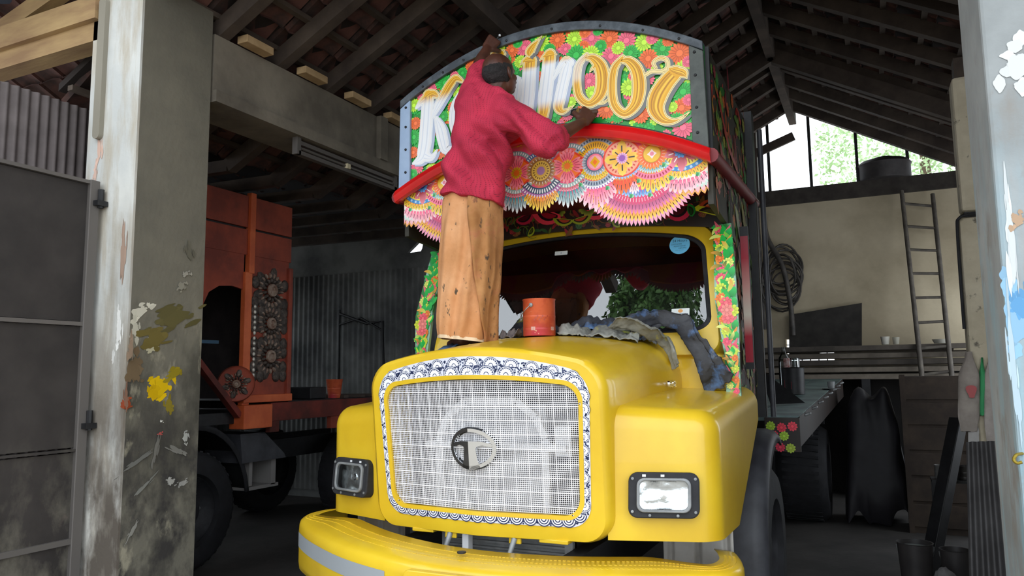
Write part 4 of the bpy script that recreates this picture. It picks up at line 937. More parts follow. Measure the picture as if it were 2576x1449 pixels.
for sx in (1, -1):
    SD = MB().prism([(.77, 2.5), (1.2, 2.46), (1.2, 1.34), (2.06, 1.34), (2.06, 3.375), (.77, 3.375)], frame((sx*.985, 0, 0), (sx, 0, 0), (0, 1, 0)) if sx > 0 else Matrix(((0, 0, 1, -.985), (1, 0, 0, 0), (0, 1, 0, 0), (0, 0, 0, 1))), -.03 if sx > 0 else .03).done('box_side', SIDEM, TR)
    MB().box((sx*.985-.012, .745, 2.8), (sx*.985+.012, .775, 3.37)).done('corner_strip', BLACKM, TR)
    if sx > 0:
        D = Decal(lambda u, v, h: Vector((.985+h, u, v)))
        pat(D, 420, .82, 2.02, 1.4, 3.34, ['D8443E', 'A8AA32', '3E8A3A', 'A85A2E', '6E9A3A', 'D86A30', '9A3440'], .03, .07, lambda u, v: u > 1.25 or v > 2.55)
        D.ribbon([(.95, 3.2), (1.3, 2.95), (1.6, 2.88), (1.55, 3.1)], [.03, .05, .05, .03], lin('B83438'), 0)
        for u0, v0, c in ((1.0, 2.9, 'B83438'), (1.45, 2.62, 'B9BE9A'), (1.2, 2.6, '2E6A2A'), (1.7, 2.7, 'A89A3A')): D.step(); D.leaf(u0, v0, .3, .1, -.8, lin(c), lin('2A3A1E'), 0)
        D.done('side_painting', SD)
        sp = [atY(1868, 750, 1.5).x, atY(1889, 750, 1.5).x]; TP = MB().box((sp[0], 1.5, 1.62), (sp[1], 1.53, 2.5)).done('side_post', BLACKM, TR)
        D = Decal(lambda u, v, h: Vector((u, 1.5-h, v))); zs = [2.44, 2.3, 2.12, 1.95, 1.82, 1.66]; cs = [lin('8E1026'), lin('A8142C'), lin('C9938A'), lin('D8CDBB'), lin('A8142C'), lin('9A1028')]
        D.ribbon([((sp[0]+sp[1])/2, z) for z in zs], [sp[1]-sp[0]-.004]*6, lambda t, q: cs[min(5, int(t*5+.5))], 0); D.done('red_white_strip', TP)
MB().prism([(-.96, .75), (.96, .75), (.96, 1.24), (-.96, 1.24)], Matrix.Translation((0, 0, 2.66)), .02).done('soffit', mat('soffit_red', '7A0E1C', .5, col2='4A0A12', nscale=4), TR)
FZ = MB().prism([(-1.0+.05*k, 2.53-.085*((-1.0+.05*k)/1.0)**2) for k in range(41)]+[(1.0, 2.68), (-1.0, 2.68)], frame((0, 1.26, 0), (0, -1, 0), (1, 0, 0)), .025).done('frieze', DARKW, TR, label='dark strip painted with paisley scrolls')
D = Decal(lambda u, v, h: Vector((u, 1.235-h, v)))
def paisley(u, v, L, w_, a, c, inner, bend=.5):
    D.step(); D.leaf(u, v, L, w_, a, c, c, 0, bend); D.leaf(u+.1*L*cos(a), v+.1*L*sin(a), L*.72, w_*.6, a, DK, DK, 1, bend); D.leaf(u+.16*L*cos(a), v+.16*L*sin(a), L*.55, w_*.36, a, inner, inner, 2, bend)
pat(D, 220, -.95, .95, 2.54, 2.67, ['6A7A2E', '8A3A2C', '8A5A24', '3A6A3A', 'A82E36'], .018, .035)
def fz(px, py): p = atY(px, py, 1.235); return p.x, p.z
for sx in (1, -1):
    for px, py, L, w_, a, c, i_ in ((1830, 545, .21, .07, PI*.9, 'D8E02A', '4A4A14'), (1815, 520, .13, .05, PI*.95, 'C9502E', 'F08A5A'), (1680, 540, .16, .1, .3, 'E03058', '5A1020'), (1470, 540, .22, .1, .35, 'FF4860', 'B01832'), (1440, 556, .14, .05, .2, 'A8B82A', 'C9502E'), (1300, 556, .14, .07, .3, 'D02A4E', '5A0E22'), (1740, 545, .08, .05, 1.8, '158A2E', '0A4A16'), (1545, 550, .07, .04, -1, 'A8B82A', '4A5A10')):
        u, v = fz(px, py); paisley(sx*u, v, L, w_, a if sx > 0 else PI-a, lin(c), lin(i_), .5*sx)
    u, v = fz(1400, 525); D.fan(sx*u, v, .04, .075, 0, 2*PI, 18, lin('5A6A20'), lin('B8C84A'), None); D.disc(sx*u, v, .035, lin('1A140E'), 3); D.flower(sx*u, v, .018, lin('A02A2E'), 5)
D.done('frieze_painting', FZ)
# flower-painted boards flanking the windscreen
def yb(z): return 1.0+.33*max(0, z-2.0)
prof = [(2.46, .905, 1.01), (2.25, .915, 1.03), (2.0, .925, 1.048), (1.85, .945, 1.05), (1.7, .965, 1.046), (1.58, .968, 1.045), (1.46, .965, 1.045)]
for sx in (1, -1):
    mb = MB(); mb.loft([[Vector((sx*a, yb(z)+.004, z)), Vector((sx*b, yb(z)-.003, z)), Vector((sx*b, yb(z)+.02, z)), Vector((sx*a, yb(z)+.03, z))] for z, a, b in prof], True, True, True)
    FB = mb.done('flower_board', mat('board_pale', '9CC8B0', .4, col2='2E7A3A', nscale=5, contrast=(.42, .5)), TR)
    D = Decal(lambda u, v, h: Vector((u, yb(v)-.004-h, v)))
    def lim(z):
        for (z1, a1, b1), (z0, a0, b0) in zip(prof, prof[1:]):
            if z0 <= z <= z1: t = (z-z0)/(z1-z0); return a0+(a1-a0)*t, b0+(b1-b0)*t
        return prof[-1][1:]
    z = 2.43; k = 0; seq = 'PgOgLgOyPgPyLgOgPgOgLgP'
    while z > 1.5:
        a, b = lim(z); wd = b-a; m_ = (a+b)/2
        if 1.86 < z < 2.0 and k % 2: pass
        D.step(); sgn = 1 if k % 2 else -1
        D.leaf(sx*(m_-sgn*wd*.05), z-.03, wd*.75, wd*.34, rnd.uniform(.6, 1.6) if sgn > 0 else rnd.uniform(1.6, 2.6), lin('0B8F3A'), lin('23C04A'), 0, .4)
        P = [(sx*(m_+sgn*wd*(.42-.1*s)), z+.05-.02*s) for s in range(6)]; D.ribbon(P, [.004, .014, .018, .018, .012, .004], lin(rnd.choice(['E86A7A', 'C8E040', '2FA050', 'F09A30'])), 1)
        c = {'P': 'FF5070', 'O': 'FF7A1E', 'L': 'D8E63A', 'g': '12A040', 'y': 'E8F070'}[seq[k % len(seq)]]
        u = sx*(m_+sgn*wd*.2)
        if c == '12A040': D.step(); D.leaf(u, z-.02, wd*.5, wd*.36, 1.2, lin('0A8434'), lin('35C860'), 2)
        else: D.flower(u, z, wd*rnd.uniform(.22, .3), lin(c), 9)
        D.step(); D.leaf(sx*(m_+sgn*wd*.1), z+.01, wd*.6, wd*.2, rnd.uniform(0, 6), lin(rnd.choice(['8CD040', 'C8E060', '0A7A30'])), lin(rnd.choice(['F0F080', '2FB050', 'F0A040'])), 1, .6)
        z -= .03; k += 1
    for z, c in ((1.985, 'FF5A6A'), (1.94, 'D8E63A'), (1.9, 'FF6A70'), (1.945, 'FF8A80')):
        a, b = lim(z); D.flower(sx*((a+b)/2+(.03 if c == 'D8E63A' else 0)), z, .036, lin(c), 8)
    D.done('board_painting', FB)
# black upright posts and pipe behind the cab
for sx in (1, -1):
    MB().box((sx*1.0-.035, 2.06, 1.3), (sx*1.0+.035, 2.16, 3.42)).done('upright', BLACKM, TR)
    MB().tube([(sx*1.075, 2.14, 1.3), (sx*1.075, 2.14, 3.3)], .018, 8).done('pipe', GUARD, TR, smooth=60)
MB().box((-1.03, 2.08, 3.34), (1.03, 2.16, 3.42)).done('cross_rail', BLACKM, TR)
# load bed, tilted up a little to the rear
BY0, BY1 = 2.6, 6.9
def zb(y): return 1.285+.0523*(y-BY0)
def xb(y): return 1.2+.034*(y-BY0)
BEDM = mat('bed_sheet', '7E9692', .45, .2, col2='5A6C6C', nscale=4, contrast=(.4, .6))
for k in range(8):
    f0, f1 = -1+2*k/8+.003, -1+2*(k+1)/8-.003; mb = MB()
    a = mb.ring([Vector((f*xb(y), y, zb(y))) for f, y in ((f0, BY0), (f1, BY0), (f1, BY1), (f0, BY1))]); b = mb.ring([v.co+Vector((0, 0, -.04)) for v in a]); mb.skin(a, b); mb.bm.faces.new(a); mb.bm.faces.new(list(reversed(b)))
    mb.done('bed_plank', BEDM, TR)
for sx in (1, -1):
    mb = MB(); mb.loft([[Vector((sx*(xb(y)-.05), y, zb(y)-.04)), Vector((sx*xb(y), y, zb(y)-.005)), Vector((sx*xb(y), y, zb(y)-.22)), Vector((sx*(xb(y)-.05), y, zb(y)-.22))] for y in (BY0, BY1)], True, True, True); mb.done('side_rail', DARKW, TR)
    for k in range(8):
        y = 2.95+.5*k; MB().tube(spline([(sx*xb(y), y-.03, zb(y)-.03), (sx*(xb(y)+.03), y-.02, zb(y)-.02), (sx*(xb(y)+.03), y+.02, zb(y)-.02), (sx*xb(y), y+.03, zb(y)-.03)], 4), .01, 6).done('rope_hook', STEELG, TR, smooth=60)
EP = MB().box((.96, 2.56, 1.03), (1.2, 2.6, 1.27)).done('end_plate', DARKW, TR)
D = Decal(lambda u, v, h: Vector((u, 2.56-h, v)))
for u, v, c in ((1.0, 1.21, 'A8D030'), (1.075, 1.2, 'F0304A'), (1.02, 1.145, 'F0304A'), (1.09, 1.14, 'A8D030'), (1.06, 1.06, 'D82448'), (1.13, 1.055, 'A8C030'), (1.15, 1.21, 'F0304A')): D.flower(u, v, .036, lin(c), 10)
D.done('plate_painting', EP)
for y in (4.4, 6.2): MB().box((-1.15, y-.05, 1.0), (1.15, y+.05, zb(y)-.04)).done('cross_member', BLACKM, TR)
for sx in (1, -1): wheel_parts(sx*.95, 5.7, .51, .505, .5, TR, sx)
# ------------------------------------------------------------------ the painter
AW = Vector((CF.x, CF.y, 0)).normalized(); RT = Vector((CR.x, CR.y, 0)).normalized(); UPV = Vector((0, 0, 1))
MPX = 1/452.
def cap(mb, p, q, r0, r1, n=12, flat=None):
    """tapered capsule"""
    p, q = Vector(p), Vector(q); d = q-p; L = d.length; z = d.normalized(); m = frame(p, z, RT)
    pr = [(r0*cos(a), -r0*sin(a)) for a in (PI/2*.98, PI/3, PI/6)]+[(r0, 0), (r1, L)]+[(r1*cos(a), L+r1*sin(a)) for a in (PI/6, PI/3, PI/2*.98)]
    mb.lathe(pr, m, n, True, True)
def chain(mb, pts, rs, n=12):
    for a, b, ra, rb in zip(pts, pts[1:], rs, rs[1:]): cap(mb, a, b, ra, rb, n)
def remeshed(mb, name, voxel, sm, m, parent, disp=None, label=None, smooth_f=.6):
    me = mb.mesh('tmp', None); o = bpy.data.objects.new('tmp', me); COL.objects.link(o)
    md = o.modifiers.new('r', 'REMESH'); md.mode = 'VOXEL'; md.voxel_size = voxel
    if sm: s_ = o.modifiers.new('s', 'SMOOTH'); s_.iterations = sm; s_.factor = smooth_f
    bpy.context.view_layer.update()
    me2 = bpy.data.meshes.new_from_object(o.evaluated_get(bpy.context.evaluated_depsgraph_get()))
    bpy.data.objects.remove(o); bpy.data.meshes.remove(me); me2.name = name
    if disp:
        nr = [v.normal.copy() for v in me2.vertices]
        for v, nn in zip(me2.vertices, nr): v.co += nn*disp(v.co, nn)
    me2.transform(Matrix.Translation(-org(parent))); me2.materials.clear(); me2.materials.append(m)
    me2.polygons.foreach_set('use_smooth', [True]*len(me2.polygons)); me2.update()
    return link(name, me2, parent, None, label)
SKIN = mat('skin', '5A3426', .5, col2='42261C', nscale=9, bump=.08, bscale=90)
HAIR = mat('hair', '100E0E', .85, col2='2C2828', nscale=40, bump=.6, bscale=160)
def P(px, py, Y): return atY(px, py, Y)
MAN = thing('person', 'man in a crimson shirt and orange wrap standing on the hood, painting the board', 'person', P(1190, 866, .5))
bm_ = MB()
# hands
def hand(mb, wr, D, N, curl, thumb_sign, sc=1.):
    D = D.normalized(); N = (N-D*N.dot(D)).normalized(); W = D.cross(N)*thumb_sign
    for t in (-.026, -.009, .009, .026): cap(mb, wr+D*.012*sc+W*t*.75*sc, wr+D*.086*sc+W*t*1.12*sc, .0145*sc, .0125*sc, 10)
    for t, L_, k in ((.029, .072, 0), (.0105, .08, 1), (-.0085, .075, 2), (-.027, .06, 3)):
        p = wr+D*.088*sc+W*t*sc; a = .2; r_ = .0098*sc
        for j, (c_, l_) in enumerate(zip(curl, (.44, .31, .25))):
            a += c_+.05*k; d = D*cos(a)+N*sin(a); q = p+d*L_*l_*sc*1.25; cap(mb, p, q, r_, r_*.9, 9); p = q; r_ *= .92
    b = wr+D*.022*sc+W*.026*sc; q = b+(D*.55+W*.75+N*.25)*.04*sc; r2 = q+(D*.7+W*.1+N*.65)*.036*sc; e = r2+(D*.55-W*.35+N*.65)*.028*sc
    cap(mb, b, q, .015*sc, .0125*sc, 9); cap(mb, q, r2, .0122*sc, .011*sc, 9); cap(mb, r2, e, .0108*sc, .0092*sc, 9)
rw = P(1464, 309, .585); rD = (UPV*.72+RT*.42+AW*.4); hand(bm_, rw, rD, AW*.9-RT*.1-UPV*.2, (.75, 1.2, .9), 1 if rD.cross(AW).dot(-RT) > 0 else -1, 1.22)
lw = P(1224, 124, .60); lD = (UPV*.8+RT*.5+AW*.3); hand(bm_, lw, lD, AW*.9+UPV*.1-RT*.1, (.6, 1.1, .9), 1 if lD.cross(AW).dot(RT) > 0 else -1, 1.08)
# arms
ls, le = P(1196, 240, .40), P(1200, 184, .47)
chain(bm_, [ls, le, lw+(le-lw)*.45, lw], [.056, .046, .043, .027])
rs_, re = P(1285, 292, .40), P(1378, 356, .40)
chain(bm_, [rs_, re, re+(rw-re)*.4, rw], [.056, .046, .043, .028])
# trunk, neck, legs, feet
hipc, chest, nk = P(1186, 500, .46), P(1218, 285, .44), P(1236, 235, .46)
cap(bm_, hipc+UPV*.02, chest, .08, .1); cap(bm_, P(1200, 268, .43), P(1265, 288, .43), .06, .06)
HC = P(1257, 186, .485)
cap(bm_, nk-UPV*.03, HC-UPV*.05, .062, .056)
for s_, fx in ((-1, 1160), (1, 1205)):
    hp = hipc+RT*.07*s_-UPV*.05; ft = P(fx, 866, .5); ft.z = 1.80 if s_ < 0 else 1.805; kn = hp.lerp(ft, .48)+AW*.03
    chain(bm_, [hp, kn, ft+UPV*.10, ft+UPV*.04], [.062, .058, .042, .04])
    fd = (AW*.9+RT*.35*s_).normalized(); sd = fd.cross(UPV)
    for t in (-.02, 0, .02): cap(bm_, ft+fd*-.05+sd*t*.7+UPV*.0, ft+fd*.13+sd*t*1.3-UPV*.012, .03, .02, 10)
    for k in range(5): cap(bm_, ft+fd*.13+sd*(.036-.018*k)-UPV*.012, ft+fd*(.17-.008*k)+sd*(.038-.019*k)-UPV*.016, .0125 if k else .015, .009, 8)
# head: cranium, jaw, brow, nose, ears, mouth
U = (UPV*.93-RT*.16-AW*.05).normalized(); F = (RT*.72+AW*.62-UPV*.38); F = (F-U*F.dot(U)).normalized(); Sd = F.cross(U)
H3 = Matrix((F, Sd, U)).transposed()
def hp_(f, s_, u): return HC+F*f+Sd*s_+U*u
bm_.ball(hp_(-.008, 0, .018), (.102, .082, .1), 20, 14, H3)
bm_.ball(hp_(.03, 0, -.05), (.066, .062, .072), 16, 10, H3)
bm_.ball(hp_(.062, 0, -.095), (.026, .032, .022), 12, 8, H3)
bm_.ball(hp_(.075, 0, .008), (.018, .055, .016), 12, 8, H3)
cap(bm_, hp_(.088, 0, -.002), hp_(.108, 0, -.04), .011, .0155, 10)
for s_ in (-1, 1):
    bm_.ball(hp_(.102, s_*.013, -.045), .010, 8, 6); bm_.ball(hp_(.055, s_*.045, -.035), (.03, .022, .024), 10, 7, H3)
    ep = hp_(-.008, s_*.082, -.022); E3 = Matrix((( F*.85-Sd*s_*.5).normalized(), (Sd*s_*.85+F*.5).normalized(), U)).transposed()
    bm_.ball(ep+Sd*s_*.004, (.020, .010, .034), 12, 9, E3); bm_.ball(ep+F*.004-U*.026, (.011, .009, .013), 8, 6, E3)
for u, r_ in ((-.066, .008), (-.08, .009)): cap(bm_, hp_(.083, -.02, u), hp_(.083, .02, u), r_, r_, 8)
BODY = remeshed(bm_, 'body', .0055, 3, SKIN, MAN, smooth_f=.5)
for s_ in (-1, 1):
    MB().ball(hp_(.073, s_*.031, -.012), .0125, 12, 8).done('eye', mat('eye_white', 'D8CFC4', .3), MAN, smooth=60)
    MB().ball(hp_(.081, s_*.031, -.012), .006, 10, 6).done('iris', BLACKM, MAN, smooth=60)
# hair: a short fringe round the bald crown
mb = MB(); R = []
nu, nv = 60, 22
for j in range(nv+1):
    row = []
    for i in range(nu+1):
        a = math.radians(62+236*i/nu); e = math.radians(-52+(62+7*noise.noise((i*.35, 3, 1)))*j/nv)
        t = .006+.004*noise.noise((i*.6, j*.7, 2.)); ex = smoothstep(1, .6, j/nv)*smoothstep(0, .1, i/nu)*smoothstep(1, .9, i/nu)
        rr = 1+t/.09*ex-.025*(1-ex)
        row.append(hp_(-.008+.103*rr*cos(e)*cos(a), .083*rr*cos(e)*sin(a)*1.0, .018+.101*rr*sin(e)))
    R.append(mb.ring(row))
for a, b in zip(R, R[1:]): mb.skin(a, b, False)
mb.done('hair', HAIR, MAN, smooth=80)
# shirt
SHIRT = mat('shirt_cloth', 'C42B48', .85, col2='A81F3C', nscale=5, bump=.25, bscale=60)
nt = SHIRT.node_tree; N_ = nt.nodes; b_ = N_['Principled BSDF']
tc = N_.new('ShaderNodeTexCoord'); mp = N_.new('ShaderNodeMapping'); mp.inputs['Rotation'].default_value = (0, 0, -YAW); nt.links.new(tc.outputs['Object'], mp.inputs[0])
wv = N_.new('ShaderNodeTexWave'); wv.inputs['Scale'].default_value = 27; wv.inputs['Distortion'].default_value = .6; wv.bands_direction = 'X'; nt.links.new(mp.outputs[0], wv.inputs[0])
mp2 = N_.new('ShaderNodeMapping'); mp2.inputs['Scale'].default_value = (1, 1, 1); nt.links.new(mp.outputs[0], mp2.inputs[0])
wz = N_.new('ShaderNodeTexWave'); wz.inputs['Scale'].default_value = 30; wz.bands_direction = 'Z'; wz.inputs['Distortion'].default_value = 3; nt.links.new(mp2.outputs[0], wz.inputs[0])
r1_ = N_.new('ShaderNodeMapRange'); r1_.inputs[1].default_value = .8; r1_.inputs[2].default_value = .95; nt.links.new(wv.outputs[1], r1_.inputs[0])
r2_ = N_.new('ShaderNodeMapRange'); r2_.inputs[1].default_value = .35; r2_.inputs[2].default_value = .6; nt.links.new(wz.outputs[1], r2_.inputs[0])
mu = N_.new('ShaderNodeMath'); mu.operation = 'MULTIPLY'; nt.links.new(r1_.outputs[0], mu.inputs[0]); nt.links.new(r2_.outputs[0], mu.inputs[1])
mu2 = N_.new('ShaderNodeMath'); mu2.operation = 'MULTIPLY'; mu2.inputs[1].default_value = .6; nt.links.new(mu.outputs[0], mu2.inputs[0])
mx = N_.new('ShaderNodeMix'); mx.data_type = 'RGBA'; mx.inputs[7].default_value = (*lin('5E1026'), 1); nt.links.new(b_.inputs['Base Color'].links[0].from_socket, mx.inputs[6]); nt.links.new(mu2.outputs[0], mx.inputs[0]); nt.links.new(mx.outputs[2], b_.inputs['Base Color'])
sb = MB(); rings = []
def ering(px, py, Y, hw, dp, tilt=0., n=36, sq=2.3):
    c = P(px, py, Y); out = []
    for k in range(n):
        a = 2*PI*k/n; ca, sa = cos(a), sin(a); x = math.copysign(abs(ca)**(2/sq), ca)*hw*MPX; y = math.copysign(abs(sa)**(2/sq), sa)*dp
        out.append(c+RT*x+AW*y-UPV*(tilt*x))
    return out
for a in ((1186, 508, .46, 84, .135, .20), (1190, 490, .46, 84, .14, .18), (1197, 440, .46, 84, .14, .16), (1209, 380, .455, 83, .142, .14), (1220, 320, .445, 86, .14, .12), (1228, 270, .435, 83, .125, .22), (1228, 238, .44, 62, .1, .35), (1236, 222, .45, 36, .07, .5)): rings.append(ering(*a))
sb.loft(rings, True, True, True)
cap(sb, P(1180, 262, .42), P(1196, 222, .43), .092, .088, 16); cap(sb, P(1196, 225, .43), P(1206, 172, .475), .085, .056, 16)
cap(sb, P(1206, 178, .47), P(1209, 168, .48), .062, .06, 16)
cap(sb, P(1262, 282, .41), P(1300, 302, .40), .105, .096, 16); cap(sb, P(1300, 302, .40), P(1378, 352, .40), .096, .082, 16); cap(sb, P(1378, 352, .40), P(1410, 342, .47), .082, .066, 16)
cap(sb, P(1410, 342, .47), P(1414, 340, .48), .068, .066, 16); cap(sb, P(1330, 340, .40), P(1395, 368, .41), .07, .06, 14)
cap(sb, P(1206, 212, .40), P(1282, 250, .41), .03, .034, 12)
def folds(co, nn):
    x = (co-MAN.location).dot(RT); z = co.z; y = (co-MAN.location).dot(AW)
    d = .014*noise.noise((x*6+z*4, z*5-x*3, y*5))+.009*noise.noise((x*15, z*12+x*9, y*10))-.022*abs(noise.noise((x*5-z*7, z*5+x*6, y*4+3)))
    d += .028*sin((z*1.0+x*1.25)*27+3*noise.noise((x*4, z*4, 1)))*smoothstep(2.35, 2.6, z)*smoothstep(3.2, 2.9, z)*max(0, noise.noise((x*3+1, z*3, 4))+.45)
    return d
remeshed(sb, 'shirt', .0075, 5, SHIRT, MAN, folds)
# wrap-round lungi
LUN = mat('lungi_cloth', 'D69E70', .9, col2='C48654', nscale=4, bump=.2, bscale=80)
stain(LUN, '9C6A30', 5, .52, .68, (1, 1, .6), zmin=1.9, zmax=2.5); stain(LUN, '54483A', 26, .62, .67, (1, 1, .5)); stain(LUN, '7A6248', 11, .58, .7, (1, 1, .4), zmin=1.7, zmax=2.6, offset=(5, 0, 0)); stain(LUN, 'B98050', 4, .55, .75, offset=(3, 1, 2))
lb = MB()
levels = [(1186, 492, 70, .12), (1186, 515, 77, .125), (1184, 560, 80, .135), (1183, 620, 80, .14), (1181, 690, 79, .145), (1178, 760, 78, .15), (1175, 820, 76, .15), (1172, 857, 74.5, .15)]
def flapx(t): return -.015+.015*t+.10*smoothstep(.25, 1, t)
def lsurf(q, t, a, out_=0.):
    px, py, hw, dp = q; c = P(px, py, .48)
    f = 1+.035*(.4+t)*sin(a*5+.8+t)+.03*(.3+t)*sin(a*9+2+t*2)+.03*noise.noise((cos(a)*3, sin(a)*3, py*.012))
    x, y = cos(a)*(hw*MPX*f+out_), sin(a)*(dp*f+out_)
    y -= .012*sin(a*13+t*5+2*noise.noise((a, t*2, 0)))*smoothstep(.05, .4, t)*abs(sin(a))
    x += .010*noise.noise((cos(a)*2, t*5, 3))+.010*sin(t*7+sin(a))*t
    return c+RT*x+AW*y-UPV*(.12*x if t > .8 else .05*x)
def lring(px, py, hw, dp, t): return [lsurf((px, py, hw, dp), t, 2*PI*k/90) for k in range(90)]
fine = []
for i in range(len(levels)-1):
    for k in range(5):
        f = k/5; fine.append(tuple(a*(1-f)+b*f for a, b in zip(levels[i], levels[i+1])))
fine.append(levels[-1])
lb.loft([lring(*q, i/(len(fine)-1)) for i, q in enumerate(fine)])
LG = lb.done('lungi', LUN, MAN, smooth=70, solid=.004)
# the outer wrap: its free edge runs from the waist down to the right
LUN2 = mat('lungi_flap', 'BE8A58', .9, col2='9E6A3A', nscale=5, bump=.2, bscale=80); stain(LUN2, '4A3A2C', 24, .6, .66, (1, 1, .5)); stain(LUN2, 'B0704A', 9, .55, .7); stain(LUN2, '8A3A58', 15, .66, .72, offset=(1, 4, 2))
mb = MB(); nv_ = 30
def flap(u, v):
    i = u*(len(fine)-1); j = min(int(i), len(fine)-2); q = tuple(a*(1-(i-j))+b*(i-j) for a, b in zip(fine[j], fine[j+1]))
    a0 = -math.acos(max(-1, min(1, flapx(u)/(q[2]*MPX)))); a = a0+(.5-a0)*v
    return lsurf(q, u, a, .006+.016*(1-v)**3)
mb.grid(flap, 60, nv_)
mb.done('outer_wrap', LUN2, MAN, smooth=70, solid=.008, label='grubby brown outer fold of the wrap')
hb = MB(); hb.loft([[q+(q-P(1172, 857, .48)).normalized()*.0015-UPV*dz for q in lring(*levels[-1], 1)] for dz in (-.016, .003)]); hb.done('hem', mat('hem_cloth', 'E3C9A8', .9), LG, smooth=70, label='pale stitched hem')
# brushes in his hands
tip = P(1436, 284, .685); ax = (P(1500, 281, .64)-tip).normalized()
br = thing('paint_brush', 'flat dark-bristled paint brush gripped in the right fist of the man', 'brush', tip+ax*.06)
bM = frame(tip, ax, UPV)
mb = MB(); mb.loft([[bM @ Vector((x*w1, y*w2, z)) for x, y in ((-1, -1), (1, -1), (1, 1), (-1, 1))] for z, w1, w2 in ((0, .014, .003), (.02, .021, .007), (.045, .022, .009))], True, True, True); mb.done('bristles', BLACKM, br)
mb = MB(); mb.box((-.0235, -.0105, .043), (.0235, .0105, .065), bM); mb.done('ferrule', mat('brass_ferrule', '7A5A2A', .4, .6), br, bevel=.002)
mb = MB(); mb.loft([[bM @ Vector((r_*cos(2*PI*k/10), r_*.6*sin(2*PI*k/10), z)) for k in range(10)] for z, r_ in ((.064, .02), (.085, .012), (.13, .011), (.17, .015), (.19, .008))], True, True, True); mb.done('handle', mat('brush_wood', '4A3020', .6), br, smooth=50)
t0, t1 = P(1236, 116, .655), P(1257, 89, .665)
fb = thing('fine_brush', 'slim dark stick brush with pale tip in the raised hand', 'brush', t0)
MB().tube([t0-(t1-t0)*.5, t0, t1], [.004, .006, .0055], 8).done('handle', BLACKM, fb, smooth=60); MB().ball(t1, .008, 12, 8).done('tip', mat('pale_tip', 'D8DDE2', .5), fb, smooth=60)
# ------------------------------------------------------------------ paint tins, rags
def tin(name, label, base, r, h, m, rim=None, bail=True, group=None, inner=None, taper=1.0, wall=None):
    t = thing(name, label, 'can', base, group); M_ = Matrix.Translation(base)
    MB().lathe([(0, 0), (r*.97*taper, 0), (r*taper, .006), (r, h-.008), (r*1.03, h-.004), (r*1.03, h), (r*.93, h), (r*.92, h-.02), (r*.9*taper, .02), (0, .02)], M_, 36).done('body', m, t, smooth=35)
    if inner: MB().lathe([(0, h*.72), (r*.93, h*.72)], M_, 30).done('paint', inner, t)
    for f in (.18, .52): MB().lathe([(r*(taper+(1-taper)*f)*1.001, h*f-.006), (r*(taper+(1-taper)*f)*1.015, h*f), (r*(taper+(1-taper)*f)*1.001, h*f+.006)], M_, 36).done('bead', m, t, smooth=60)
    if bail:
        d = (-RT*.5-AW*.85).normalized(); s_ = d.cross(UPV)
        pe = Vector(base)+d*r*1.01+UPV*h*.82
        MB().lathe([(.012, 0), (.012, .006), (.006, .01), (0, .011)], frame(pe, d), 12).done('bail_ear', STEELG, t, smooth=50)
        q = Vector(base)
        pts = [pe+d*.008, pe-RT*.03+d*.01-UPV*.03, q-RT*r*1.12+UPV*h*.55, q-RT*r*1.15+UPV*h*.42, q-RT*r*1.05+UPV*h*.5, q-RT*r*1.0+AW*r*.6+UPV*h*.7, q-d*r*1.02+UPV*h*.82]
        MB().tube(spline(pts, 6), .0025, 6).done('bail', STEELG, t, smooth=60)
    return t
TIN = mat('tin_orange', 'D2603A', .45, .1, col2='B84428', nscale=10, contrast=(.45, .65), bump=.12, bscale=50); stain(TIN, 'C23A4A', 2, .5, .62, zmin=.1, zmax=.02); stain(TIN, 'E8C0A0', 30, .66, .72)
def hoodz(x, y):
    pr = [(.3, .65, 1.685, 1.775), (.55, .665, 1.715, 1.805), (.8, .685, 1.74, 1.825), (1.02, .71, 1.755, 1.835), (1.22, .73, 1.76, 1.83)]
    for (a, w0_, t0_, c0_), (b, w1_, t1_, c1_) in zip(pr, pr[1:]):
        if a <= y <= b or b == 1.22: f = min(1, max(0, (y-a)/(b-a))); w_, t_, c_ = w0_+(w1_-w0_)*f, t0_+(t1_-t0_)*f, c0_+(c1_-c0_)*f; break
    else: w_, t_, c_ = pr[0][1:]
    k = max(0, 1-(x/w_)**2); z = t_+(c_-t_)*k; e = abs(x)-(w_-.18)
    return z-(0 if e < 0 else .18-math.sqrt(max(0, .18**2-min(e, .18)**2)))
cb = atY(1357, 846, .72); cb.z = hoodz(cb.x, .72)+.003
T1 = tin('paint_can', 'orange paint tin with wire bail standing on the yellow hood by the windscreen', cb, .0935, .212, TIN, inner=mat('orange_paint', 'C9502A', .3))
D = Decal(lambda u, v, h: cb+(-AW*cos(u)+RT*sin(u))*(.0938*(1.0)+h)+UPV*v)
for u0, w_ in ((-.55, .28), (.75, .3)):
    for k in range(7): D.step(); x = u0+w_*k/7; D.add([(x, .03), (x+.022, .03), (x+.022, .05), (x, .05)], lin('E8C8B8'), 0)
for k in range(9): D.step(); D.add([(-.35+.1*k, .085+.01*(k % 3)), (-.29+.1*k, .085+.01*(k % 3)), (-.29+.1*k, .095+.01*(k % 3)), (-.35+.1*k, .095+.01*(k % 3))], lin('A8402A'), 0)
D.done('worn_print', T1)['kind'] = 'stuff'
def cloth(name, label, pts_fn, nu, nv, m, thick=.004, cat='cloth', amp=.012, sc=9, seed=0, base=(0, 0, 0)):
    mb = MB()
    def fn(u, v):
        p = Vector(pts_fn(u, v)); q = p*sc+Vector((seed*3.3, seed, 0))
        n_ = noise.noise(q)+.5*abs(noise.noise(q*2.3))+.3*noise.noise(q*4.5)
        return p+Vector((.4*noise.noise(q+Vector((7, 0, 0))), .4*noise.noise(q+Vector((0, 9, 0))), abs(n_)))*amp
    mb.grid(fn, nu, nv); o = mb.done(name, m, None, smooth=65, solid=thick, base=base); return tag(o, label, cat)
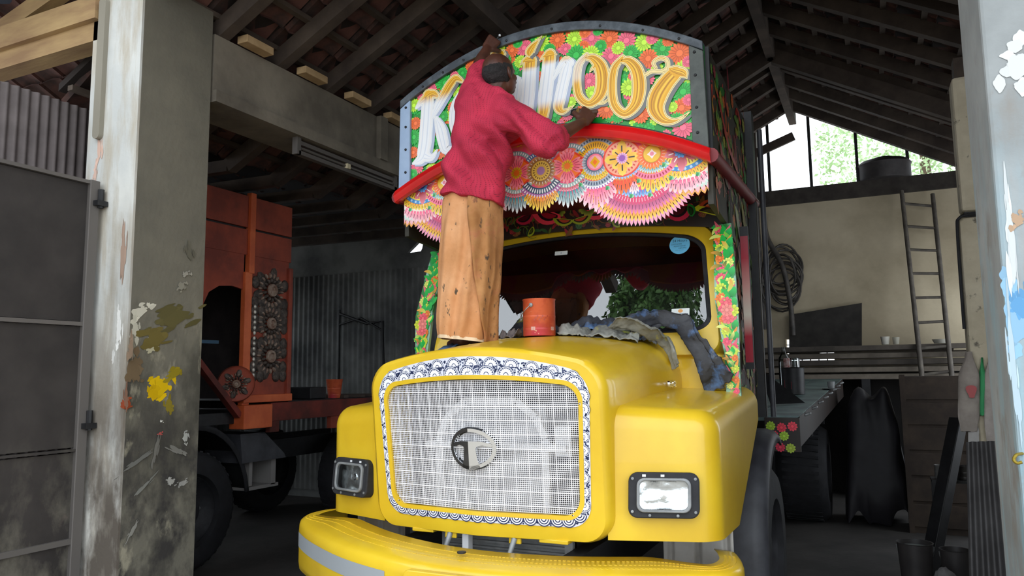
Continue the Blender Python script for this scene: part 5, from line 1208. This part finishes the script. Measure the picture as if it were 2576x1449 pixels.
TARP = mat('tarp', '44474F', .5, col2='25272D', nscale=5, contrast=(.4, .6), bump=.3, bscale=18); stain(TARP, '4A6890', 4, .54, .62); stain(TARP, '8A8F3A', 6, .64, .7); stain(TARP, '7A7A72', 5, .58, .68, offset=(2, 2, 1))
CHAR = mat('charcoal_sheet', '3A3B40', .55, col2='1E1E22', nscale=6, contrast=(.4, .6), bump=.4, bscale=16); stain(CHAR, '4A6A96', 5, .52, .62); stain(CHAR, '77776F', 9, .62, .72)
GREY = mat('plastic_grey', '8E8E86', .45, col2='6E6E68', nscale=9, contrast=(.42, .6), bump=.3, bscale=24); stain(GREY, 'A8A03A', 7, .62, .7); stain(GREY, '3E7A6A', 11, .7, .73)
def ridge(y0, y1, x0, x1, hgt):
    def f(u, v):
        x = x0+(x1-x0)*u; y = y0+(y1-y0)*v; z = hoodz(max(-.7, min(.7, x)), min(1.22, y)) if abs(x) < .72 else 1.6
        return (x, y, z+.008+hgt*sin(PI*v)*(.75+.35*sin(u*13)+.2*sin(u*29)))
    return f
cloth('tarpaulin', 'blue and charcoal paint-smeared sheet bunched along the windscreen foot', ridge(.86, 1.04, -.3, .62, .09), 110, 20, TARP, amp=.04, sc=11, seed=1, base=(.2, .95, 1.85))
cloth('plastic_sheet', 'grey paint-flecked plastic sheet lying along the rear of the hood', ridge(.72, .88, .08, .55, .05), 90, 18, GREY, amp=.034, sc=13, seed=2, base=(.3, .8, 1.85))
cloth('rag', 'crumpled brown-grey rag beside the orange tin on the hood', ridge(.68, .8, -.27, -.17, .035), 30, 16, mat('rag_cloth', '6E6462', .95, col2='8A807C', nscale=14), amp=.03, sc=16, seed=3, base=(-.18, .67, 1.83))
cloth('blue_cloth', 'dark blue-grey cloth under the feet of the man on the hood', ridge(.4, .62, -.62, -.4, .02), 26, 18, TARP, amp=.018, sc=11, seed=8, base=(-.5, .5, 1.75))
# charcoal sheet hanging down the right flank, grey end of the plastic over the shoulder
def hang(path, w0, w1, side):
    Pp = spline(path, 10)
    def f(u, v):
        k = u*(len(Pp)-1); i = min(int(k), len(Pp)-2); p = Pp[i].lerp(Pp[i+1], k-i); wd = w0+(w1-w0)*u
        return p+Vector(side)*(v-.5)*wd+Vector((.02, 0, .012))*sin(v*PI*3+u*4)*.8
    return f
def flank(px, py, X): return atX(px, py, X)
s_ = (.5, -.6, .62)
pth = [Vector((.42, .96, 1.90)), atY(1700, 815, .99), atY(1745, 862, .96), atY(1785, 925, .95), atY(1815, 978, .97)]
cloth('dark_sheet', 'charcoal stained sheet hanging over the right shoulder of the hood onto the fender', hang(pth, .22, .17, (.62, -.1, .5)), 60, 24, CHAR, amp=.05, sc=8, seed=5, base=(.75, .95, 1.7))
pth2 = [Vector((.40, .74, 1.86)), Vector((.52, .74, 1.86)), flank(1672, 862, .665), flank(1690, 893, .70), flank(1700, 925, .715)]
cloth('plastic_flap', 'pale grey crumpled plastic flap folded over the hood shoulder', hang(pth2, .2, .07, (.42, -.5, .42)), 44, 22, GREY, amp=.03, sc=15, seed=6, base=(.62, .75, 1.75))
# ------------------------------------------------------------------ the other truck, in red primer
X2 = -3.4
def LX(px, py, X=X2): return atX(px, py, X)
LT = thing('unfinished_truck', 'unfinished truck in red primer with carved rosettes, parked behind the concrete pillar', 'truck', (-4.3, 2.5, 0))
PRD = mat('dark_primer', '7A2E22', .7, col2='4E2018', nscale=3, contrast=(.4, .6)); PRO = mat('orange_primer', 'E0703E', .55, col2='C65A30', nscale=4)
yA, yB, yC = 1.02, 1.86, 2.40
# upper overhang: four sheets in two rows, a post between them
for y0, y1 in ((yA, yB-.035), (yB+.035, yC)):
    for z0, z1 in ((2.72, 2.955), (2.975, 3.27)): MB().box((X2-.03, y0, z0), (X2, y1, z1)).done('upper_sheet', PRIMER, LT, bevel=.004)
MB().box((X2-.05, yA, 2.7), (X2-.03, yC, 3.27)).done('backing', BLACKM, LT)
MB().box((X2-.03, yB-.035, 2.55), (X2+.03, yB+.03, 3.3)).done('post', PRO, LT, bevel=.006)
MB().box((X2-.03, yB-.075, 1.36), (X2+.025, yB+.01, 2.56)).done('post', PRO, LT, bevel=.006)
# cab side with arched window
zs_ = [(yA, 1.5), (yA, 2.72), (yB-.07, 2.72), (yB-.07, 2.5)]
arch = [(yB-.07, 2.4), (yB-.2, 2.42), (yB-.35, 2.405), (yB-.46, 2.34), (yB-.52, 2.22), (yB-.54, 2.0), (yB-.54, 1.66)]
sM = Matrix(((0, 0, 1, X2-.03), (1, 0, 0, 0), (0, 1, 0, 0), (0, 0, 0, 1)))
MB().prism([(yA, 1.3), (yB-.54, 1.66)][:1]+[(yB-.54, 1.42)]+[(y, z) for y, z in reversed(arch)]+[(yB-.07, 2.72), (yA, 2.72)], sM, .025).done('cab_side', PRIMER, LT)
MB().beam((X2-.01, 1.30, 1.75), (X2-.01, 1.78, 1.27), .05, .07, (1, 0, 0)).done('brace', PRD, LT)
MB().box((X2-.4, 1.05, 1.92), (X2-.36, yB, 1.95)).done('inner_rail', mat('blue_rail', '5F7F9A', .5), LT)
MB().box((-5.4, 1.1, 2.7), (X2-.05, yC, 2.74)).done('cab_roof', PRD, LT); MB().box((-5.4, yC-.06, 1.4), (X2-.05, yC-.02, 3.2)).done('cab_back', CABD, LT)
MB().box((-5.4, .62, 1.35), (X2-.1, 1.0, 1.8)).done('scuttle', CABD, LT); MB().box((-5.4, 1.0, 1.2), (X2-.06, yC, 1.3)).done('cab_floor', BLACKM, LT)
MB().box((-5.42, 1.0, 1.3), (-5.38, yC, 3.2)).done('cab_side', CABD, LT)
# panel with three carved rosettes
MB().box((X2-.03, yB+.01, 1.44), (X2, yC-.03, 2.72)).done('carved_panel', PRIMER, LT, bevel=.004)
MB().box((X2-.03, yC-.05, 1.42), (X2+.03, yC, 2.66)).done('post', PRIMER, LT, bevel=.006)
MB().box((X2-.03, yB-.08, 1.38), (X2+.05, yC, 1.45)).done('ledge', PRO, LT, bevel=.006)
CARV = mat('carving', '5E5148', .6, col2='2E2622', nscale=30, contrast=(.4, .6)); CARL = mat('carving_light', 'A59484', .55, col2='7A5A4A', nscale=30)
def rosette(c, r, parent, nrm=Vector((1, 0, 0))):
    m = frame(c, nrm, (0, 1, 0)); mb = MB(); m2 = MB()
    for n, rr, rl, w_, h in ((6, .72, .3, .2, .012), (18, .62, .12, .055, .022), (14, .4, .12, .07, .03)):
        for k in range(n):
            a = 2*PI*k/n+.3; R3 = m.to_3x3() @ Matrix.Rotation(a, 3, 'Z'); p = m @ Vector((rr*r*cos(a), rr*r*sin(a), h*.5)); (mb if n != 18 else m2).ball(p, (rl*r, w_*r, h), 8, 5, R3)
    m2.lathe([(r*.28, .03), (r*.26, .045), (r*.16, .05), (r*.14, .035), (0, .04)], m, 18)
    o = mb.done('rosette', CARV, parent, smooth=60); m2.done('petals', CARL, o, smooth=60)
cp_ = (yB+yC)/2-.01
for px, py, r in ((687, 732, .185), (687, 815, .17), (687, 897, .18)): c = LX(px, py); c.y = cp_; c.x = X2; rosette(c, r*1.22, LT)
mb = MB()
for k in range(14): mb.ball((X2+.02, yB+.055, 2.25-.048*k), (.012, .016, .02), 8, 5)
mb.done('bead_row', mat('bead', 'D8D2C6', .3, .4), LT, smooth=60, kind='stuff')
for z in (2.32, 1.86, 2.09, 1.64, 2.24, 1.94, 2.16, 1.72, 2.5):
    for dy in (-.19, .19, -.1, .1): MB().ball((X2+.005, cp_+dy, z-.02), (.018, .05, .06), 10, 6).done('leaf', CARV, LT, smooth=60)
# drum ornament
dc = LX(594, 966, -3.36); m = frame(dc, (.75, -.65, 0), (0, 0, 1))
dr = MB().lathe([(.0, -.12), (.155, -.12), (.16, -.01), (.15, .01), (.135, .0), (0, .0)], m, 36).done('drum', PRIMER, LT, smooth=40); rosette(m @ Vector((0, 0, .0)), .13, LT, Vector((.75, -.65, 0)))
# sill block, bed rail, bed, drop brackets, tank
MB().box((X2-.12, 1.78, 1.15), (X2+.06, 2.13, 1.36)).done('sill_block', PRO, LT, bevel=.006)
MB().box((X2-.05, 2.13, 1.2), (X2+.04, 4.6, 1.37)).done('bed_rail', PRD, LT, bevel=.005)
MB().box((X2-.02, 2.13, 1.1), (X2+.03, 2.25, 1.2)).done('drop_bracket', PRD, LT); MB().box((X2-.02, 3.0, 1.08), (X2+.03, 3.2, 1.2)).done('drop_bracket', PRIMER, LT)
for k in range(6): MB().box((-5.5+.342*k, 2.46, 1.3), (-5.165+.342*k, 4.6, 1.375)).done('bed_plank', BLACKM if k % 2 else mat('bed_dark', '1E1A1A', .7), LT)
tk = LX(665, 1130, -3.5)
mb = MB(); mb.loft([[Vector((x, y, z)) for x, y in ((-3.9, a), (-3.45, a), (-3.45, b), (-3.9, b))] for z, a, b in ((1.1, 1.85, 2.15), (.88, 1.88, 2.42), (.84, 1.88, 2.44))], True, True, True); mb.done('tank', GUARD, LT)
mb = MB(); mb.box((-3.8, 2.02, .62), (-3.5, 2.06, .84)); mb.box((-3.8, 2.3, .6), (-3.5, 2.36, .84)); mb.box((-3.8, 2.0, .58), (-3.5, 2.4, .61)); mb.done('step', mat('step_grey', '8A8684', .6), LT)
wheel_parts(-3.62, 1.36, .5, .5, .28, LT, 1); wheel_parts(-5.2, 1.36, .5, .5, .28, LT, -1)
rg = []
for k in range(17):
    a = math.radians(172-165*k/16); c = Vector((0, 1.36+.66*cos(a), .5+.74*sin(a))); nn = Vector((0, cos(a), sin(a)))
    rg.append([c+Vector((x_, 0, 0))+nn*o for x_, o in ((-3.95, 0), (-3.52, 0), (-3.47, -.02), (-3.46, -.07))])
MB().loft(rg, False).done('mudguard', BLACKR, LT, smooth=50, solid=.012)
for x_ in (-4.7, -4.1): MB().box((x_-.04, .8, .75), (x_+.04, 4.6, .95)).done('chassis_rail', BLACKM, LT)
for sx_ in (-3.75, -5.15): wheel_parts(sx_, 3.9, .5, .5, .3, LT, 1 if sx_ > -4 else -1)
q = LX(841, 982, -3.55); q.z = 1.378
tin('paint_can', 'small orange-red tin standing on bed of the primer-red truck', q, .088, .2, TIN, bail=False, taper=.72)
q = LX(785, 975, -3.7); o = MB().box((q.x-.2, q.y-.2, 1.377), (q.x+.15, q.y+.05, 1.5)).done('tool_box', BLACKM, None, bevel=.01, base=(q.x, q.y, 1.377)); tag(o, 'black flat box lying on the bed beside the small orange-red tin', 'box')
for k in range(3):
    y_ = 3.4+.1*k; o = MB().beam((-5.3, y_+.15, 1.392), (-3.45, y_-.05+.2*k, 1.392), .07, .03).done('plank', mat('dark_plank', '4A3E36', .8), None, base=(-4.4, y_, 1.377)); tag(o, ('near', 'middle', 'far')[k]+' dark plank of three laid across the bed of the unfinished truck', 'plank', 'planks on the truck bed')
# brush pile and bent frame by the back wall
mb = MB(); r2 = random.Random(3)
for k in range(90):
    p = Vector((-2.6+r2.uniform(-.5, .4), 4.2+r2.uniform(-.2, .12), .02+r2.random()*1.2)); d_ = Vector((r2.uniform(-1, 1), r2.uniform(-.3, .3), r2.uniform(-.2, .8))).normalized(); mb.tube([p, p+d_*.3+Vector((0, 0, .04)), p+d_*.55], [.006, .005, .003], 4)
for k in range(5): mb.tube([(-2.5-.1*k, 4.3, 0), (-2.6, 4.3, .7), (-2.3-.15*k, 4.3, 1.75)], [.015, .012, .006], 5)
o = mb.done('brushwood', mat('twigs', '3A322C', .9), None, base=(-2.6, 4.5, 0), kind='stuff'); tag(o, 'tangled heap of dark twigs stacked against the grey back wall', 'brushwood')
mb = MB(); f_ = [(-4.75, 4.85, 2.45), (-4.3, 4.85, 2.3), (-4.05, 4.85, 2.32), (-4.02, 4.85, 1.6)]
mb.tube(f_, .018, 6); mb.tube([(-4.75, 4.85, 2.3), (-4.4, 4.85, 2.38), (-4.05, 4.85, 2.2)], .014, 6); mb.tube([(-4.75, 4.85, 2.5), (-4.75, 4.85, 0)], .016, 6); o = mb.done('bent_rack', BLACKM, None, smooth=60, base=(-4.5, 4.85, 0)); tag(o, 'bent black rod rack standing against the corrugated back wall', 'rack')

# ------------------------------------------------------------------ right bay, against the back wall
ld = thing('ladder', 'long grey bamboo ladder leaning on the beige back wall', 'ladder', (2.2, 7.0, 0))
LADM = mat('ladder_wood', '6E675E', .8, col2='524C46', nscale=8)
a0, a1 = atY(2268, 480, 7.86), atY(2348, 1210, 6.9); b0, b1 = atY(2346, 488, 7.86), atY(2420, 1190, 6.9)
for p, q in ((a0, a1), (b0, b1)): d_ = (q-p); q = p+d_*((p.z-.0)/(p.z-q.z)); MB().tube([p, q], [.026, .032], 8).done('rail', LADM, ld, smooth=60)
for k in range(12):
    f = .05+.088*k; MB().tube([a0.lerp(a1, f), b0.lerp(b1, f)], .018, 6).done('rung', LADM, ld, smooth=60)
bp = [atY(*t, 7.93) for t in ((1985, 792), (2168, 762), (2168, 872), (1985, 900))]
o = MB().prism([(p.x, p.z) for p in bp], frame((0, 7.97, 0), (0, -1, 0), (1, 0, 0)), .04).done('dark_board', mat('board_dark', '3E3A36', .85, col2='2C2926'), None, base=(bp[0].x, 7.95, bp[0].z)); tag(o, 'dark rectangular board fixed low on the beige back wall', 'board')
# hose coils on a nail
HOSE = mat('hose', '3A3634', .6, col2='5A5550', nscale=10); r3 = random.Random(5); mb = MB()
hc_ = atY(1965, 690, 7.84)
for k in range(11):
    w_, h_ = r3.uniform(.16, .27), r3.uniform(.2, .5); c = hc_+Vector((r3.uniform(-.04, .06), r3.uniform(-.04, .06), r3.uniform(-.25, .1)))
    mb.tube([c+Vector((w_*sin(a), .03*sin(a*2+k), h_*cos(a))) for a in [2*PI*j/28 for j in range(29)]], .014, 6)
mb.tube(spline([(hc_.x-.2, 7.85, 3.9), (hc_.x-.16, 7.85, 3.5), (hc_.x+.02, 7.8, 3.1), (hc_.x+.1, 7.8, 2.6), (hc_.x+.12, 7.8, 2.1)], 6), .035, 8); mb.tube([(hc_.x-.28, 7.85, 3.95), (hc_.x-.26, 7.85, 2.2)], .025, 8)
o = mb.done('hose_coil', HOSE, None, smooth=60, base=hc_); tag(o, 'loops of dark hose and rope hanging at the left end of the back wall', 'hose')
# dark water drum on the wall top
b_0 = atY(2228, 478, 8.1); t_ = thing('water_drum', 'dark ribbed water drum sitting on the wall top in the bright gable opening', 'drum', (b_0.x, 8.12, 4.2))
MB().lathe([(0, 0), (.31, 0), (.33, .03), (.33, .2), (.345, .22), (.33, .24), (.3, .27), (.12, .31), (0, .31)], Matrix.Translation((b_0.x, 8.12, 4.2)), 28).done('body', mat('drum_black', '2E2A2A', .7, col2='413C3B', nscale=6), t_, smooth=40)
MB().lathe([(.12, .31), (.13, .325), (0, .33)], Matrix.Translation((b_0.x, 8.12, 4.2)), 20).done('lid', BLACKM, t_, smooth=40)
# timber rack with stacked planks
rk = thing('timber_rack', 'low dark rack of long planks along the foot of the back wall', 'rack', (1.6, 7.3, 0))
PLK = [mat('plank_a', '6E655A', .85, col2='554D44', nscale=5), mat('plank_b', '5A524A', .85, col2='423C36', nscale=5), mat('plank_c', '857B6E', .85, col2='6A6156', nscale=5)]
for x_ in (.4, 1.6, 2.8): MB().box((x_-.05, 7.36, 0), (x_+.05, 7.9, 1.5)).done('trestle', BLACKM, rk)
r4 = random.Random(11)
for z_ in range(5):
    for k in range(3):
        y_ = 7.43+.17*k+r4.uniform(-.02, .02); x0_ = .2+r4.uniform(-.1, .3); MB().beam((x0_, y_, 1.53+.09*z_), (2.9+r4.uniform(-.3, .2), y_, 1.53+.09*z_+r4.uniform(-.01, .01)), .15, .06+.02*(k % 2)).done('plank', r4.choice(PLK), rk)
for px, py, r_, h_, c, nm, lb_ in ((2229, 872, .055, .1, 'D8D4C8', 'cup', 'white cup standing on the plank stack, left of two'), (2257, 873, .045, .09, 'C9C5B4', 'cup', 'cream cup standing on the plank stack, right of two'), (2370, 848, .09, .05, 'BEBAAE', 'bowl', 'pale shallow bowl on the planks behind the ladder')):
    p = atY(px, py, 7.2); p.z = 1.935; p.y = 7.55
    o = MB().lathe([(0, 0), (r_*.75, 0), (r_, h_), (r_*.92, h_), (r_*.68, .01), (0, .01)], Matrix.Translation(p), 20).done(nm, mat(nm+'_glaze', c, .4), None, smooth=50, base=p); tag(o, lb_, nm)
# crate and covered heap
p = atY(2360, 1100, 5.4); ct = thing('wooden_crate', 'dark brown wooden crate standing behind the hanging sack', 'crate', (p.x, 5.5, 0))
CRM = mat('crate_wood', '4A3E34', .85, col2='352C26', nscale=5)
for k in range(6): MB().box((p.x-.3, 5.38, .06+.25*k), (p.x+.3, 5.4, .28+.25*k)).done('slat', CRM, ct, bevel=.004)
MB().box((p.x-.3, 5.4, 0), (p.x+.3, 5.9, 1.54)).done('body', CRM, ct)
for x_ in (-.31, .27): MB().box((p.x+x_, 5.36, 0), (p.x+x_+.05, 5.4, 1.56)).done('corner_post', CRM, ct)
o = cloth('tarpaulin', 'black tarpaulin thrown over a heap beside the truck bed', lambda u, v: (1.35+.6*u, 5.6+.6*v, max(.01, 1.42*(1-abs(2*u-1)**3.5)*(1-abs(2*v-1)**4)+.12*sin(u*9))), 40, 26, mat('black_tarp', '1C1A1E', .6, col2='2C2A2E', nscale=4), amp=.1, sc=3, seed=9, base=(2, 6.4, 0))
# sacks and cloths hung on the slim post
SACK = mat('sack_cloth', 'A89E94', .9, col2='8A8078', nscale=6, bump=.3, bscale=20)
def hungbag(name, label, px0, px1, py0, py1, Y, m, sway=0., cat='bag', th=.05):
    a, b = atY((px0+px1)/2, py0, Y), atY((px0+px1)/2, py1, Y); hw = (atY(px1, py0, Y)-atY(px0, py0, Y)).length/2; mb = MB(); rings = []
    for k in range(15):
        t = k/14; c = a.lerp(b, t); w_ = hw*(.35+.75*smoothstep(0, .35, t))*(1-.25*smoothstep(.8, 1, t)); d_ = th*(.3+sin(PI*min(1, t*1.05)))
        rings.append([c+Vector((w_*cos(q), -abs(d_)*sin(q)*.6+.012*noise.noise((q*2, t*5, px0)), .01*noise.noise((q*3, t*3, px1))))*1.0 for q in [2*PI*j/20 for j in range(20)]])
    mb.loft(rings, True, True, True); o = mb.done(name, m, None, smooth=70, base=a); return tag(o, label, cat)
sk = hungbag('sack', 'pale cloth sack with red print hanging on the slim beige post', 2412, 2462, 885, 1085, 3.14, SACK)
D = Decal(lambda u, v, h: Vector((u, 3.085-h, v))); p = atY(2444, 985, 3.08)
D.add([(p.x+.03*cos(a)*(1+.3*sin(3*a)), p.z+.055*sin(a)*(1+.2*cos(2*a))) for a in [2*PI*k/20 for k in range(20)]], lin('A83434'), 0, [tuple(range(20))]); D.done('print', sk)
hungbag('cloth', 'long pale strip of cloth hanging right of the red-printed sack', 2478, 2522, 870, 1112, 3.165, mat('pale_cloth', 'B9AFA8', .9, col2='A0968E', nscale=8), cat='cloth', th=.03)
hungbag('green_cloth', 'narrow green cloth hanging between the sack and the pale strip', 2463, 2478, 900, 1045, 3.17, mat('green_cloth', '3E9A62', .8), cat='cloth', th=.02)
hungbag('white_rag', 'small white rag tied on below the red-printed sack', 2436, 2462, 1060, 1130, 3.16, mat('white_rag', 'B4B0AC', .9), cat='cloth', th=.02)
# corrugated sheet leaning at lower right, black beam, buckets, tins, rags
c0, c1, c2, c3 = Vector((2.2, 2.3, 1.15)), Vector((2.62, 2.3, 1.18)), Vector((2.68, 1.85, 0)), Vector((2.1, 1.85, 0))
mb = MB(); mb.grid(lambda u, v: c0.lerp(c1, u).lerp(c3.lerp(c2, u), v)+Vector((0, -.014*sin(u*2*PI*9), 0)), 108, 1); o = mb.done('corrugated_sheet', mat('dark_corrugated', '4E4C4C', .6, .3, col2='3A3838', nscale=4), None, smooth=60, base=(2.4, 2.1, 0)); tag(o, 'dark grey corrugated sheet leaning at lower right beside the pillar', 'sheet')
o = MB().beam((1.98, 3.5, .02), (2.3, 3.9, 1.2), .1, .1).done('black_beam', BLACKM, None, bevel=.006, base=(2, 3.5, 0)); tag(o, 'black square beam leaning at a slant behind the pale-topped bucket', 'beam')
def bucket(name, label, x, y, r, h, m, top):
    t = thing(name, label, 'bucket', (x, y, 0)); M_ = Matrix.Translation((x, y, 0))
    MB().lathe([(0, 0), (r*.8, 0), (r, h), (r*1.04, h+.004), (r*.96, h+.004), (r*.9, h-.05), (0, h-.05)], M_, 32).done('body', m, t, smooth=40)
    MB().lathe([(0, h-.03), (r*.955, h-.03)], M_, 30).done('paint', top, t)
    MB().tube([(x+r*1.02*cos(a), y+r*.3*sin(a)-.0, h-.02-.12*sin(a)) for a in [PI*k/14 for k in range(15)]], .004, 6).done('handle', STEELG, t, smooth=60)
BKT = mat('dark_bucket', '2E2B2B', .5, col2='3E3A39', nscale=6)
pb = atZ(2301, 1365, .36); bucket('bucket', 'dark bucket with pale grey paint at the foot of the right bay', pb.x, pb.y, .118, .36, BKT, mat('pale_paint', '9AA29E', .4))
pb2 = atZ(2380, 1385, .32); bucket('bucket', 'black bucket of dark paint just right of the pale-topped bucket', pb2.x+.06, pb2.y+.05, .1, .32, BKT, mat('dark_paint', '4A4644', .4))
pr2 = atZ(2375, 1449, 0); cloth('rag_heap', 'heap of grey rags on the floor in front of the black bucket', lambda u, v: (1.93+.26*u, 2.72+.24*v, max(.004, .24*sin(PI*u)*sin(PI*v))), 26, 22, mat('grey_rags', '8A8786', .9, col2='5E5A5A', nscale=12), amp=.04, sc=14, seed=12, base=(2.05, 2.8, 0))
st_ = thing('paint_shelf', 'small dark stand holding two tins behind the leaning sheet', 'stand', (2.25, 3.9, 0))
MB().box((2.08, 3.95, .68), (2.5, 4.2, .7)).done('top', BLACKM, st_)
for x_ in (2.1, 2.48):
    for y_ in (3.97, 4.18): MB().box((x_-.015, y_-.015, 0), (x_+.015, y_+.015, .68)).done('leg', BLACKM, st_)
tin('paint_can', 'grey tin standing on the small dark stand, left of two', Vector((2.17, 4.07, .702)), .06, .11, mat('tin_grey', '8C8A88', .4, .5), bail=False)
tin('paint_can', 'dark tin standing on the small dark stand, right of two', Vector((2.33, 4.07, .702)), .06, .11, mat('tin_dark', '4E4C4B', .4, .5), bail=False)
# things on the load bed of the painted truck
def onbed(px, py):
    y = 4.
    for _ in range(40):
        p = atY(px, py, y); e = p.z-zb(y); y += .5*(-e)/(.05) if False else 0
        d_ = ray(px, py); t = (zb(y)-CAM.z)/d_.z if abs(d_.z) > 1e-6 else 0; yn = CAM.y+d_.y*t; y = max(2.7, min(7.4, y*.5+yn*.5))
    p = atY(px, py, y); p.z = zb(y)+.002; return p
p = onbed(1997, 992); t = thing('black_tin', 'black paint drum standing on the grey load bed', 'can', p); k_ = (p-CAM).length/1950
MB().lathe([(0, 0), (26*k_, 0), (26*k_, 62*k_), (27*k_, 63*k_), (25*k_, 64*k_), (24*k_, 60*k_), (0, 60*k_)], Matrix.Translation(p), 28).done('body', BLACKM, t, smooth=40)
D = Decal(lambda u, v, h: p+(-AW*cos(u)+RT*sin(u))*(26*k_+h)+UPV*v); D.add([(-1.2, 12*k_), (-.5, 12*k_), (-.5, 30*k_), (-1.2, 34*k_)], lin('8A2A34'), 0); D.done('red_patch', t)
zt_ = p.z+62*k_
JG = glassmat('jar_glass', (.85, .9, .9), .03)
for dx, r_, h_, nm, lb_, m_ in ((-13, 8, 24, 'jar', 'small jar of red paint on top of the black drum', mat('red_jar', 'B9A8A4', .3, col2='8A3A34', nscale=30)), (6, 12, 24, 'jar', 'clear glass jar on top of the black drum', JG)):
    q = p+RT*dx*k_; q.z = zt_+.003; o = MB().lathe([(0, 0), (r_*k_, 0), (r_*k_, h_*k_*.85), (r_*k_*.85, h_*k_), (r_*k_*.75, h_*k_), (r_*k_*.8, h_*k_*.8), (r_*k_*.9, 2*k_), (0, 2*k_)], Matrix.Translation(q), 20).done(nm, m_, None, smooth=50, base=q); tag(o, lb_, 'jar')
q = p+RT*4*k_+AW*.26; q.z = zb(q.y)+.004; o = MB().lathe([(0, 0), (13*k_, 0), (14*k_, 70*k_), (13*k_, 84*k_), (5*k_, 98*k_), (4*k_, 110*k_), (5*k_, 112*k_), (0, 112*k_)], Matrix.Translation(q), 20).done('bottle', JG, None, smooth=50, base=q); tag(o, 'clear plastic bottle standing behind the black drum', 'bottle')
p = onbed(2090, 956); k_ = (p-CAM).length/1950; t = thing('cup_and_saucer', 'small steel cup on its saucer at the far corner of the load bed', 'cup', p)
MB().lathe([(0, 0), (20*k_, .004), (21*k_, .01), (0, .008)], Matrix.Translation(p), 24).done('saucer', STEELG, t, smooth=40); MB().lathe([(0, .009), (7*k_, .009), (9*k_, 18*k_), (8*k_, 18*k_), (6*k_, .015), (0, .015)], Matrix.Translation(p), 20).done('cup', STEELG, t, smooth=40)
p = onbed(1990, 1038); a_ = onbed(1935, 1036); o = MB()
v0, v1, v2 = Vector((.92, 3.35, zb(3.35)+.01)), Vector((1.17, 3.5, zb(3.5)+.01)), Vector((.80, 3.6, zb(3.6)+.3))
vv = o.ring([v0, v1, v2]); w2 = o.ring([q+Vector((-.01, .02, .004)) for q in (v0, v1, v2)]); o.skin(vv, w2); o.bm.faces.new(vv); o.bm.faces.new(w2[::-1]); o = o.done('black_plate', BLACKM, None, base=(1, 3.45, zb(3.4))); tag(o, 'black triangular plate lying aslant on the front of the load bed', 'plate')
# trees outside: one beyond the gable, one in the yard that the windscreen mirrors
LEAF = mat('leaves', '5E8A3A', .6, col2='3E6428', nscale=2); GLARELEAF = mat('glare_leaves', 'C4DCB0', .6, col2='A2C48A', nscale=2); BARK = mat('bark', '5A4A3C', .9)  # leaves beyond the gable are paled to stand in for overexposure
def tree(label, x, y, zc, rx, rz, n, sz, seed, hang=0., xs=None):
    t = thing('tree', label, 'tree', (x, y, -.02)); r_ = random.Random(seed)
    MB().tube([(x, y, -.02), (x+.1, y, zc*.5), (x, y, zc+rz*.5)], [.22, .18, .06], 8).done('trunk', BARK, t, smooth=60)
    vs, fs = [], []
    for k in range(n):
        while True:
            q = Vector((r_.uniform(-1, 1), r_.uniform(-1, 1), r_.uniform(-1, 1)))
            if .2 < q.length < 1 and noise.noise(q*2.2+Vector((seed, 0, 0))) > -.16: break
        p = Vector((x+q.x*rx, y+q.y*rx, zc+q.z*rz)); a = Vector((r_.uniform(-1, 1), r_.uniform(-1, 1), r_.uniform(-1, 1)-hang)).normalized(); b = a.cross(Vector((r_.uniform(-1, 1), r_.uniform(-1, 1), r_.uniform(-1, 1)))).normalized(); s_ = sz*r_.uniform(.6, 1.3); i = len(vs)
        vs += [p-Vector((x, y, -.02)), p+a*s_*.5+b*s_*.25-Vector((x, y, -.02)), p+a*s_-Vector((x, y, -.02)), p+a*s_*.5-b*s_*.25-Vector((x, y, -.02))]; fs.append((i, i+1, i+2, i+3))
    me = bpy.data.meshes.new('foliage'); me.from_pydata(vs, [], fs); me.materials.append(LEAF if hang else GLARELEAF); link('foliage', me, t, kind='stuff')
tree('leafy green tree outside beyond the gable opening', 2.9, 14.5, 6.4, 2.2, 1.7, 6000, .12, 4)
tree('tall drooping tree in the yard, mirrored in the windscreen', -3.3, -10.5, 10.6, 1.25, 2.2, 12000, .2, 6, 1.2)
